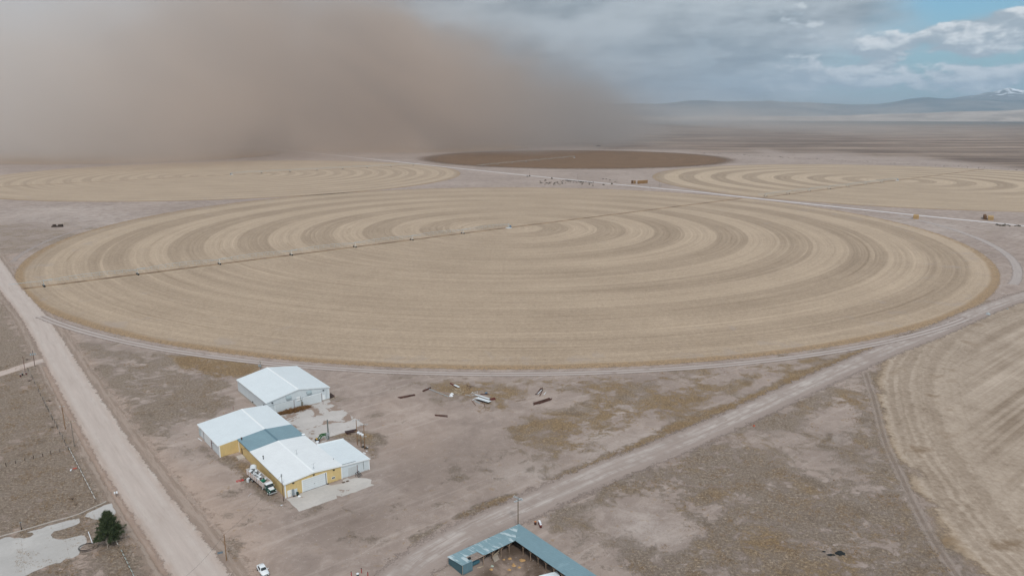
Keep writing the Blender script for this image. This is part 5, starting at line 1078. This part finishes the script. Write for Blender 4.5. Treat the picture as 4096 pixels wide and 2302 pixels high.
# dark burnt heap and odd stones
bh = crop(3250, 2150, 12.88)
BURN = plain_mat('charred', (.018, .022, .024), .95, .6, 4, bump=.05)
for k, (x, y, sx, sy, sz, lb) in enumerate(((1430, 790, 1.3, .9, .55, 'blackened heap of burnt brush in the grass at lower right'), (960, 870, 1.0, .45, .3, 'charred log pile touching the left of the burnt brush heap'), (590, 700, .5, .3, .2, 'small charred scrap left of the burnt brush heap'))):
    clump('burnt_heap', bh(x, y), sx, sy, sz, BURN, lb, 'burnt heap', None, k * 4.0, 22)
clump('boulder', G(2500 + 2345 / 1.614, 500 + 1222 / 1.614), 1.3, 1.0, 1.1, GREYM, 'grey boulder beside the dirt road at the right edge of the big field', 'boulder', None, 3.0)
clump('boulder', G(2500 + 2468 / 1.614, 500 + 1186 / 1.614), .7, .6, .5, SCRG, 'small dark stone in the mown field near the right edge', 'boulder', None, 6.0)
clump('orange_marker', c4(810, 660), .4, .35, .4, plain_mat('orange_plastic', lin(196, 84, 50, .9), .6, .1), 'small orange object on the verge of the diagonal dirt road', 'marker', None, 1.0)
br = crop(1380, 2200, 14.19)
for k, (x, y, lb) in enumerate(((940, 1270, 'red post farthest from the camera at the bottom edge left of the shed'), (365, 1460, 'red post at the left of the three at the bottom edge'), (1300, 1470, 'red post at the right of the three at the bottom edge'))):
    t = thing('marker_post', lb, 'post', br(x, y), 0); MB().tube([(0, 0, 0), (0, 0, 1.15)], .10, 8).build('post', plain_mat('faded_red', lin(176, 70, 66, .85), .6, .15) if 'faded_red' not in bpy.data.materials else bpy.data.materials['faded_red'], t); MB().lathe((0, 0, 1.15), [(.11, 0), (.11, .12), (.05, .18)], 8).build('cap', DARK, t)
t = thing('well_head', 'dark teal well head with a white cap among the red posts', 'well head', br(730, 1560), 0); MB().tube([(0, 0, 0), (0, 0, 1.1)], .25, 10).build('casing', plain_mat('dark_teal', (.02, .05, .055), .5, .1), t); MB().lathe((0, 0, 1.1), [(.32, 0), (.34, .1), (.2, .22)], 12).build('cap', LID, t)
# left edge valves
for x, y, m_, lb in ((165, 355, RUSTRED, 'dark red valve at the foot of the thin reddish pole'), (112, 365, DARK, 'black box between the two dark red valves at far left'), (82, 385, RUSTRED, 'dark red valve nearest the left edge')):
    t = thing('irrigation_valve', lb, 'valve', q4(x, y), 0); MB().lathe((0, 0, 0), [(.22, 0), (.22, .6), (.35, .65), (.35, .8), (.15, .85)], 10).build('body', m_, t); MB().lathe((0, 0, .85), [(.05, 0), (.05, .3), (.25, .32), (.25, .36)], 10).build('hand_wheel', GREYM, t)

# ------------------------------------------------------------------ fences
def wire_fence(pts, h, label, gate=None, mat=None, wires=2):
    t = thing('wire_fence', label, 'fence', pts[0], 0); o0 = Vector(pts[0])
    for i, p in enumerate(pts):
        p = Vector(p) - o0; k = random.uniform(.85, 1.15); l = random.uniform(-.08, .08)
        MB().tube([(p.x, p.y, -.1), (p.x + l, p.y + l, h * k)], random.uniform(.07, .11)).build('post', mat or plain_mat('old_post', (.085, .065, .05), .95, .3) if 'old_post' not in bpy.data.materials else (mat or bpy.data.materials['old_post']), t)
    w = MB()
    for i in range(len(pts) - 1):
        for z in np.linspace(h * .4, h * .9, wires): w.tube([Vector(pts[i]) - o0 + Vector((0, 0, z)), Vector(pts[i + 1]) - o0 + Vector((0, 0, z))], .012, 3)
    w.build('wires', GREYM, t); return t
wire_fence([q4(*q) for q in ((195, 300), (240, 395), (258, 415), (292, 495), (338, 598), (366, 655), (404, 715), (426, 765), (452, 820), (470, 860), (492, 893), (528, 970), (546, 1010), (580, 1060), (604, 1112), (620, 1140), (652, 1212), (690, 1280), (716, 1342), (740, 1384), (775, 1445))], 1.25, 'leaning wire fence of dark posts left of the gravel road')
cr2 = crop(0, 1400, 1.6056)
wire_fence([cr2(*q) for q in ((-30, 772), (40, 745), (100, 727), (160, 710), (216, 697), (276, 683), (328, 667), (385, 654), (440, 640))], 1.1, 'short wire fence crossing the dry grass at the left')
def board_fence(p0, p1, n, h, label, m_):
    p0, p1 = Vector(p0), Vector(p1); dv = p1 - p0; t = thing('board_fence', label, 'fence', p0, math.atan2(dv.y, dv.x)); L = dv.length / n
    for i in range(n + 1): MB().bx(i * L - .07, i * L + .07, -.07, .07, -.1, h * random.uniform(.95, 1.1)).build('post', WOOD, t)
    for i in range(n):
        a, c = h * random.uniform(.72, .8), h * random.uniform(.97, 1.05)
        MB().prism([(i * L + .08, a - .42), (i * L + L - .08, c - .30), (i * L + L - .08, c + .0), (i * L + .08, a - .05)], .071, .17).build('board', m_, t)
WBOARD = plain_mat('white_board', (.62, .62, .60), .8, .12, 1.5); GBOARD = plain_mat('grey_green_board', (.42, .48, .46), .8, .3, 1.5)
board_fence(r5(205, 45), r5(503, 625), 13, .95, 'low fence of pale boards running beside the gravel road above the old slab', WBOARD)
board_fence(r5(722, 1070), r5(757, 1140), 2, .95, 'short piece of pale board fence beside the pine tree', WBOARD)
board_fence(r5(783, 1180), r5(960, 1540), 8, .95, 'low fence of grey green boards at the bottom left corner by the road', GBOARD)
# left side odds and ends
mb = thing('mailbox', 'pair of white mailboxes on a post left of the gravel road', 'mailbox', r5(735, 565), R(30)); MB().bx(-.07, .07, -.07, .07, 0, 1.0).build('post', WOOD, mb)
for k in (-.3, .3): MB().prism([(-.2, 0), (.2, 0), (.2, .25), (.12, .36), (-.12, .36), (-.2, .25)], -.35, .35).build('box', LID, mb).location = (k * .9, 0, 1.0)
lay('red_pipe', r5(255, 262, .1), r5(298, 252, .15), .3, .2, plain_mat('orange_red', lin(196, 84, 66, .9), .6, .1), 'short orange red pipe in the grass left of the board fence', 'pipe'); lay('white_bracket', r5(228, 285, .05), r5(240, 265, .4), .3, .2, LID, 'white bracket beside the orange red pipe', 'bracket')
lay('white_pipe', r5(425, 960, .1), r5(470, 1085, .1), .16, .14, LID, 'white pipe lying between the old slab and the pine tree', 'pipe')
pole(r3(415, 560), 2.3, 'short dark post with a small bracket standing at the kerb of the old slab', [(2.1, .6, 0, R(20))], DARK, .09, ins=False, name='steel_post', cat='post')
b = MB()
for k in range(5):
    c = r3(1680 + random.uniform(-50, 50), 930 + random.uniform(-40, 40)); rr = random.uniform(1.0, 1.9); a0 = random.uniform(0, 6.3)
    b.tube([Vector((c.x + rr * math.cos(a0 + a) * 1.25, c.y + rr * math.sin(a0 + a), .08 + .05 * k * .5)) for a in np.linspace(0, 5.9, 22)], .03, 4)
o = b.build('hose_coil', BLACK); tag(o, 'loose coils of black hose at the edge of the old slab', 'hose')
b = MB()
for k in range(26):
    a = random.uniform(0, 6.3); l = random.uniform(.5, 1.3); b.tube([(0, 0, 0), (math.cos(a) * l * .5, math.sin(a) * l * .5, random.uniform(.3, .9)), (math.cos(a) * l, math.sin(a) * l, random.uniform(.4, 1.2))], .02, 3, .006)
sh_ = b.build('bare_shrub', plain_mat('bare_twig', (.09, .065, .055), .95, .3)); sh_.location = r5(250, 605); tag(sh_, 'larger bare twiggy shrub in the grass above the old slab', 'shrub')
o = dup(sh_, r5(288, 668), 2.0, 'smaller bare twiggy shrub in the grass above the old slab'); o.scale = (.55, .55, .55)
for x, y, s_, lb in ((505, 740, 1.0, 'low dark shrub right of the wire fence'), (175, 140, 1.0, 'dark shrub beside the short dirt lane'), (215, 445, 1.3, 'dark fallen branch heap across the wire fence'), (545, 1115, .9, 'dark fallen brush left of the orange brown pole')):
    o = dup(sh_, q4(x, y), random.uniform(0, 6), lb); o.scale = (s_ * 1.5, s_, s_ * .6)

# ------------------------------------------------------------------ trees
def blade_mesh(name, P0, N, w, L, mat, parent=None, up=.5):
    """many small needle or grass blades: P0 (n,3) feet, N (n,3) directions"""
    n = len(P0); r = RNG.normal(size=(n, 3)); s = np.cross(N, r); s /= np.linalg.norm(s, axis=1)[:, None] + 1e-9
    w = np.broadcast_to(w, n)[:, None]; L = np.broadcast_to(L, n)[:, None]
    V = np.stack([P0 - s * w, P0 + s * w, P0 + N * L], 1).reshape(-1, 3).astype(np.float32)
    me = bpy.data.meshes.new(name); me.vertices.add(3 * n); me.vertices.foreach_set('co', V.ravel()); me.loops.add(3 * n); me.loops.foreach_set('vertex_index', np.arange(3 * n, dtype=np.int32))
    me.polygons.add(n); me.polygons.foreach_set('loop_start', np.arange(0, 3 * n, 3, dtype=np.int32)); me.update(); me.materials.append(mat)
    o = bpy.data.objects.new(name, me); COL.objects.link(o)
    if parent: o.parent = parent
    return o
m = material('pine_needles'); n = NZ(OBJ(), 1.2, 3, .6); n2 = X(ND('NewGeometry').outputs['Random Per Island'])
finish(MX(n2, MX(n, (.016, .032, .016, 1), (.034, .060, .026, 1)), (.085, .105, .045, 1)), .8); PINE = m
tb = r5(672, 1092); pine = thing('pine_tree', 'dark green pine tree beside the pale slab at lower left', 'tree', tb, 0)
MB().tube([(0, 0, -.2), (.1, 0, 3), (0, .1, 6.5), (.05, 0, 8.2)], .26, 8, .05).build('trunk', plain_mat('pine_bark', (.10, .07, .05), .95, .3), pine)
PP = []; NN = []; lb = MB()
HT = 9.0
for k in range(120):
    z = 1.1 + (HT - 1.5) * (k / 120) ** .85; a = k * 2.4 + random.uniform(-.3, .3); rel = (z - 1.0) / (HT - 1.0)
    L = (3.7 * (1 - rel) ** .95 * min(1, .55 + rel * 2.2) + .35) * random.uniform(.5, 1.2); e = Vector((math.cos(a) * L, math.sin(a) * L, z + L * .18 - .1))
    lb.tube([(0, 0, z - .3), (e.x * .6, e.y * .6, z - .05), e], .06, 4, .015)
    for c in range(int(3 + L * 2.3)):
        t = .35 + .65 * random.random() ** .6; q = np.array([e.x * t, e.y * t, z + (e.z - z) * t]) + RNG.normal(0, .16, 3)
        nn = 34; dd = RNG.normal(size=(nn, 3)) + np.array([math.cos(a) * .5, math.sin(a) * .5, .55]); dd /= np.linalg.norm(dd, axis=1)[:, None]
        PP.append(q + RNG.normal(0, .17, (nn, 3))); NN.append(dd)
lb.build('limbs', bpy.data.materials['pine_bark'], pine)
blade_mesh('crown', np.concatenate(PP), np.concatenate(NN), .045, .42, PINE, pine)
dt = thing('dead_tree', 'thin bare white branched dead tree in front of the pine', 'tree', r5(640, 1135), .4); b = MB()
b.tube([(0, 0, 0), (.05, 0, 1.3), (-.1, 0, 2.6), (-.25, .05, 4.0)], .09, 5, .02); tw = MB()
for k in range(16):
    z = 1.0 + k * .17; a = k * 2.1; l = 1.5 - k * .05; tw.tube([(0, 0, z), (math.cos(a) * l * .5, math.sin(a) * l * .5, z + .35), (math.cos(a) * l, math.sin(a) * l, z + .9)], .035, 4, .01)
b.build('trunk', plain_mat('bleached_bark', (.42, .38, .34), .9, .15), dt); tw.build('branches', bpy.data.materials['bleached_bark'], dt)

# ------------------------------------------------------------------ dry grass standing up from the ground
def seg_dist(x, y, line):
    out = np.full(len(x), 1e9)
    for a, c in zip(line[:-1], line[1:]):
        L = (c[0] - a[0]) ** 2 + (c[1] - a[1]) ** 2 + 1e-9; t = np.clip(((x - a[0]) * (c[0] - a[0]) + (y - a[1]) * (c[1] - a[1])) / L, 0, 1); out = np.minimum(out, np.hypot(x - a[0] - t * (c[0] - a[0]), y - a[1] - t * (c[1] - a[1])))
    return out
GG = np.clip(grass, 0, 1).reshape(NY, NX); OO = ochre.reshape(NY, NX); DK = dark.reshape(NY, NX)
def look(A, x, y): return A[np.clip(np.searchsorted(gy, y), 0, NY - 1), np.clip(np.searchsorted(gx, x), 0, NX - 1)]
nT = 230000
tx = RNG.uniform(-215, 190, nT); ty = 125 + 260 * RNG.random(nT) ** 1.25
keep = np.abs(tx) < ty * .74 + 6
clumpn = np.array([mnoise.fractal(Vector((a * .13, b_ * .13, 0)), .8, 2.2, 4) for a, b_ in zip(tx, ty)])
g_ = look(GG, tx, ty); keep &= (g_ * 1.05 + clumpn * .5) > .80 + RNG.uniform(-.10, .22, nT)
for ln, w_ in ((ROADC, 8.0), (DIAG, 6.2), (arc(CEN['A'], 391.5, -141, -52), 3.2)): keep &= seg_dist(tx, ty, ln) > w_
keep &= np.hypot(tx - CEN['A'][0], ty - CEN['A'][1]) > 389
for (ox, oy), x0, x1, y0, y1 in (((SO.x, SO.y), -.3, 26.6, -9, 17.3), ((SO.x, SO.y), -.3, 17.6, 0, 58), ((SO.x, SO.y), -6.4, 0, 36.5, 58), ((BO.x, BO.y), -.3, 24, -.2, 30), ((HO.x, HO.y), -.3, 22.3, -40, 6)):
    lx = (tx - ox) * U2.x + (ty - oy) * U2.y; ly = (tx - ox) * V2.x + (ty - oy) * V2.y; keep &= ~((lx > x0) & (lx < x1) & (ly > y0) & (ly < y1))
keep &= np.hypot(tx - 423, ty - 122) > 320
lx = (tx - SO.x) * U2.x + (ty - SO.y) * U2.y; ly = (tx - SO.x) * V2.x + (ty - SO.y) * V2.y; keep &= ~((lx > 17) & (lx < 42) & (ly > 28.5) & (ly < 75))
tx, ty = tx[keep], ty[keep]; nk = 7
P0 = np.repeat(np.stack([tx, ty, np.full(len(tx), -.02)], 1), nk, 0); bigt = RNG.random(len(tx)) < .14; P0[:, :2] += RNG.normal(0, 1, (len(P0), 2)) * np.repeat(np.where(bigt, .42, .17), nk)[:, None]
Nn = RNG.normal(0, .55, (len(P0), 3)); Nn[:, 2] = np.abs(RNG.normal(1, .3, len(P0))); Nn[:, 0] += .35; Nn /= np.linalg.norm(Nn, axis=1)[:, None]
oc = look(OO, tx, ty); hgt = np.repeat(RNG.uniform(.16, .40, len(tx)) * (1 + .45 * oc) * np.where(bigt, 1.7, 1.0), nk)
m = material('dry_grass'); rp = X(ND('NewGeometry').outputs['Random Per Island']); n = NZ(POS(), .09, 4, .6); rr_ = NZ(POS(), 1.4, 2, .5)
colg = MX(n, lin(176, 156, 134), lin(186, 158, 120)); finish(MX(rp, MX(.65, colg, lin(104, 86, 68)), colg), .95); GRASS = m
o = blade_mesh('dry_grass', P0, Nn, .045, hgt, GRASS); tag(o, 'dry brown grass growing in patches over the dirt', 'grass', kind='stuff')
print('grass blades', len(P0))
# heap of wind blown weeds against the barn doors
hp = [Bn(3.2, -1.3), Bn(6, -1.9), Bn(9, -2.2), Bn(12, -2.0), Bn(14.9, -1.9)]; PP = []; NN = []
for k in range(520):
    t = random.random(); i = min(3, int(t * 4)); c = hp[i].lerp(hp[i + 1], t * 4 - i); a = 1.0 * math.sin(math.pi * (.12 + .8 * t))
    q = np.array([c.x, c.y, 0]) + np.array([*RNG.normal(0, .55 * a + .15, 2), abs(RNG.normal(0, .42 * a))]); nn = 34; dd = RNG.normal(size=(nn, 3)); dd[:, 2] = np.abs(dd[:, 2]); dd /= np.linalg.norm(dd, axis=1)[:, None]
    PP.append(q + RNG.normal(0, .2, (nn, 3))); NN.append(dd)
m = material('weed_heap'); rp = X(ND('NewGeometry').outputs['Random Per Island']); finish(MX(rp, lin(92, 66, 42, .9), lin(164, 124, 80, .95)), .95)
o = blade_mesh('weed_heap', np.concatenate(PP), np.concatenate(NN), .05, .4, m); tag(o, 'brown heap of wind blown weeds against the barn doors', 'weed heap', kind='stuff')

# ------------------------------------------------------------------ centre pivots
STEEL = plain_mat('pivot_steel', (.46, .52, .54), .4, .1, metal=.2)
SP = 53.2; NT_ = 7
def make_pivot(loc, az_, label):
    t = thing('centre_pivot', label, 'irrigation pivot', loc, az_, 'centre pivot irrigation lines')
    pp = MB(); 
    for sx in (-1, 1):
        for sy in (-1, 1): pp.tube([(sx * 1.6, sy * 1.6, 0), (sx * .25, sy * .25, 3.9)], .09)
    for z, w in ((1.2, 1.18), (2.5, .73)): pp.tube([(-w, -w, z), (w, -w, z), (w, w, z), (-w, w, z), (-w, -w, z)], .06)
    pp.tube([(0, 0, 0), (0, 0, 4.6)], .12).tube([(0, 0, 4.3), (1.0, 0, 3.7)], .1); pv = pp.build('pivot_point', STEEL, t)
    MB().bx(-2.6, 2.6, -2.2, 2.2, 0, .12).build('base_pad', LID, pv); MB().bx(-2.4, -1.4, -.6, .6, .6, 2.2).build('control_panel', plain_mat('blue_panel', lin(70, 120, 160, .8), .5, .1) if 'blue_panel' not in bpy.data.materials else bpy.data.materials['blue_panel'], pv)
    for k in range(NT_ + 1):
        x0 = k * SP; L = SP if k < NT_ else 18; b = MB(); n = 12 if k < NT_ else 4
        arch = lambda u: 3.6 + (1.3 * 4 * u * (1 - u) if k < NT_ else .4 * u)
        b.tube([(x0 + L * i / n, 0, arch(i / n)) for i in range(n + 1)], .11, 5)
        if k < NT_:
            low = lambda u: arch(u) - 2.0 * min(1, 5 * u, 5 * (1 - u)) * .85
            for s_ in (-1, 1):
                b.tube([(x0 + L * i / n, s_ * .8 * min(1, 5 * i / n, 5 * (1 - i / n)), low(i / n)) for i in range(n + 1)], .035, 4)
                for i in range(1, n): b.tube([(x0 + L * i / n, 0, arch(i / n)), (x0 + L * i / n, s_ * .8, low(i / n))], .04, 4); b.tube([(x0 + L * i / n, s_ * .8, low(i / n)), (x0 + L * (i + .5) / n, 0, arch((i + .5) / n))], .03, 4)
        else: b.tube([(x0, 0, 4.6), (x0 + L, 0, arch(1))], .03, 4)
        for i in range(1, n * 2): b.tube([(x0 + L * i / (n * 2), 0, arch(i / n / 2)), (x0 + L * i / (n * 2), .1, 1.1)], .02, 3)
        b.build('span', STEEL, t)
        if k:
            tw_ = MB()
            for s_ in (-1, 1): tw_.tube([(x0, s_ * 1.9, .65), (x0 - .15, s_ * .25, 3.6)], .08, 5); tw_.tube([(x0 + .1, s_ * 1.9, .65), (x0 + 1.8, 0, 3.75)], .06, 5)
            tw_.tube([(x0, -2.1, .7), (x0, 2.1, .7)], .11, 5).bx(x0 - .2, x0 + .2, -.25, .25, 3.7, 4.2); tw_.tube([(x0, 0, 4.1), (x0 - 5, 0, 4.3)], .10, 4)
            to = tw_.build('drive_tower', STEEL, t)
            for s_ in (-1, 1): MB().lathe((x0 - .18, s_ * 2.0, .62), [(.3, 0), (.58, 0), (.62, .08), (.62, .28), (.58, .36), (.3, .36)], 12, 'X').build('wheel', BLACK, to).rotation_euler = (0, 0, 0)
            for w_ in children(to):
                c = Vector((x0, (-1 if w_.data.vertices[0].co.y < 0 else 1) * 2.0, .62))
                w_.data.transform(Matrix.Translation(c) @ Matrix.Rotation(R(90), 4, 'Z') @ Matrix.Translation(-c))
    return t
pA = make_pivot(CEN['A'], R(219.5), 'centre pivot irrigation line parked across the big striped field')
dB = G(2500 + 920 / 1.614, 500 + 460 / 1.614) - CEN['B']; dup(pA, CEN['B'], math.atan2(dB.y, dB.x), 'centre pivot irrigation line across the pale striped field on the right')
dC = G(1400 + 507 / 1.84, 500 + 296 / 1.84) - CEN['C']; dup(pA, CEN['C'], math.atan2(dC.y, dC.x), 'centre pivot irrigation line across the dusty pale field on the left')
dD = G(1400 + 927 / 1.84, 500 + 310 / 1.84) - CEN['D']; dup(pA, CEN['D'], math.atan2(dD.y, dD.x), 'centre pivot irrigation line across the dark ploughed field')

# ------------------------------------------------------------------ far mountains
def range_mesh(name, d0, d1, d2, prof, az0, az1, amp, mat, label, seed):
    na, nd = 360, 22; v = []; f = []
    for i in range(na + 1):
        a = R(az0 + (az1 - az0) * i / na); px = 1288 + 1811 * math.tan(a)
        y = np.interp(px, [q[0] for q in prof], [q[1] for q in prof])
        h = max(2.0, (286 - y) / 1811 * d1 * math.cos(a) + CAM_H)
        for j in range(nd + 1):
            u = j / nd; dist = d0 + (d2 - d0) * u; uc = (d1 - d0) / (d2 - d0)
            sh = (u / uc) ** .85 if u < uc else max(0, 1 - (u - uc) / (1 - uc))
            X_, Y_ = math.sin(a) * dist, math.cos(a) * dist
            n = mnoise.ridged_multi_fractal(Vector((X_ / 2400 + seed, Y_ / 2400, seed)), .9, 2.1, 6, 1.0, 2.0) - 1.1
            hh = h * sh * (1 + amp * n * (.35 + .9 * sh * (1 - .6 * sh))) + (0 if j else -5)
            v.append((X_, Y_, hh if 0 < j < nd else -5))
    for i in range(na):
        for j in range(nd): k = i * (nd + 1) + j; f.append((k, k + nd + 1, k + nd + 2, k + 1))
    o = mesh_obj(name, v, f, mat, smooth=True); tag(o, label, 'mountains', kind='structure')
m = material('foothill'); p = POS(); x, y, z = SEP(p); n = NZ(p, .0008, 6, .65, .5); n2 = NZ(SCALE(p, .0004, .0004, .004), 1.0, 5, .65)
finish(MX(SS(n * .5 + n2 * .5, .40, .62), (.07, .11, .135, 1), (.22, .22, .215, 1)), .95); FH = m  # bluish base colour stands in for haze over the distance
m = material('snowy_rock'); p = POS(); x, y, z = SEP(p); n = NZ(p, .0035, 8, .72, .6)
finish(MX(SS(z + (n - .5) * 1500, 760, 900), MX(n, (.07, .085, .09, 1), (.15, .15, .14, 1)), (.85, .88, .92, 1)), .9); SR = m
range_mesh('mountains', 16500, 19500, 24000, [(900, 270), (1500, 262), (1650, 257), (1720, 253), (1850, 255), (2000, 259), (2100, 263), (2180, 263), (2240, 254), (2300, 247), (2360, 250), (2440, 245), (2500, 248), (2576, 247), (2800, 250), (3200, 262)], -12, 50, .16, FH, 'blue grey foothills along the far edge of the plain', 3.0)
range_mesh('mountains', 25000, 29000, 34000, [(900, 290), (1500, 275), (1700, 262), (1850, 260), (2150, 272), (2280, 262), (2380, 247), (2440, 238), (2490, 229), (2540, 236), (2576, 240), (2700, 244), (3000, 256)], -5, 48, .20, SR, 'snow capped mountain ridge on the right horizon', 11.0)
range_mesh('hills', 12500, 13800, 16000, [(900, 291), (2050, 291), (2150, 287), (2300, 284), (2450, 279), (2576, 274), (2800, 268), (3200, 272)], 8, 50, .22, plain_mat('pale_foothill', (.34, .29, .25), .95, .3, .002), 'pale low hills at the foot of the mountains', 7.0)
# ------------------------------------------------------------------ air
m = material('thin_haze')
vn = ND('VolumePrincipled'); vn.inputs['Color'].default_value = (0.60, 0.80, 1.0, 1); vn.inputs['Density'].default_value = 3.4e-5; vn.inputs['Anisotropy'].default_value = 0.1
X.T.links.new(vn.outputs[0], ND('OutputMaterial').inputs['Volume'])
hz = MB().bx(-38000, 38000, -1500, 45000, -1.0, 1900).build('haze', m); tag(hz, 'thin blue grey haze over the whole plain', 'haze', kind='stuff')
m = material('blown_dust'); p = OBJ(); x, y, z = SEP(p)
nb = NZ(p, 1 / 620, 3, 0.55); nc = NZ(SCALE(p, 1 / 190, 1 / 190, 1 / 120), 1.0, 3, 0.6)
xw = x + (nb - 0.5) * 900 + (nc - .5) * 260; yw = y + (nb - 0.5) * 700; zw = z + (nb - 0.5) * 420 + (nc - .5) * 160
lean = xw + M('MAXIMUM', z - 90, 0.0) * 2.7
nd_ = NZ(SCALE(p, 1 / 420, 1 / 420, 1 / 330), 1.0, 4, .62, .6)
body = SS(yw - xw * 0.40, 1420, 2500) * SS(lean, 1350, -600) * SS(zw - SS(x, -1300, -350) * 420, 620, 0)
dens = SS(body + (nd_ - .5) * 1.5 * SS(body, 0, .30), 0.12, 0.85) * (0.30 + 1.3 * SS(nc * .5 + nb * .5, .36, .62))
veil = SS(yw - xw * 0.40, 1500, 2600) * SS(lean * .5, 1100, -300) * SS(zw, 1100, 300) * SS(nc * .5 + nb * .5, .30, .66) * .16
dens = M('MAXIMUM', dens, veil) * 0.0048
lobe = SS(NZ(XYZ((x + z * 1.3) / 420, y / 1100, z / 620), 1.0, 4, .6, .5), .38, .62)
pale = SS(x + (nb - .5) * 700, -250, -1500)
vn = ND('VolumePrincipled', {'Density': dens, 'Color': MX(SS(x + (nb - .5) * 500, -350, 350), MX(pale, MX(lobe, (0.75, 0.635, 0.55, 1), (0.62, 0.54, 0.485, 1)), MX(lobe, (0.92, 0.885, 0.86, 1), (0.88, 0.835, 0.80, 1))), (0.57, 0.54, 0.525, 1))}); vn.inputs['Anisotropy'].default_value = 0.1  # shadowed right of the cloud painted greyer and darker, lit left painted paler
X.T.links.new(vn.outputs[0], ND('OutputMaterial').inputs['Volume'])
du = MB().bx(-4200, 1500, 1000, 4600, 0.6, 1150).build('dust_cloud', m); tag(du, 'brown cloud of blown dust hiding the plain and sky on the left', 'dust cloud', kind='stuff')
m = material('low_dust'); p = OBJ(); x, y, z = SEP(p); nb = NZ(SCALE(p, 1 / 1400, 1 / 1400, 1 / 300), 1.0, 4, .6)
dens = SS(x + (nb - .5) * 1400 - y * .05, 2700, 500) * SS(y + (nb - .5) * 800, 2500, 3800) * SS(z + (nb - .5) * 160, 260, 20) * (0.3 + 1.2 * nb) * 0.00060
vn = ND('VolumePrincipled', {'Density': dens}); vn.inputs['Color'].default_value = (0.82, 0.78, 0.75, 1)
X.T.links.new(vn.outputs[0], ND('OutputMaterial').inputs['Volume'])
du = MB().bx(1501, 3600, 2300, 9000, 0.6, 330).build('dust_cloud', m); tag(du, 'low grey veil of dust drifting along the plain towards the mountains', 'dust cloud', kind='stuff')
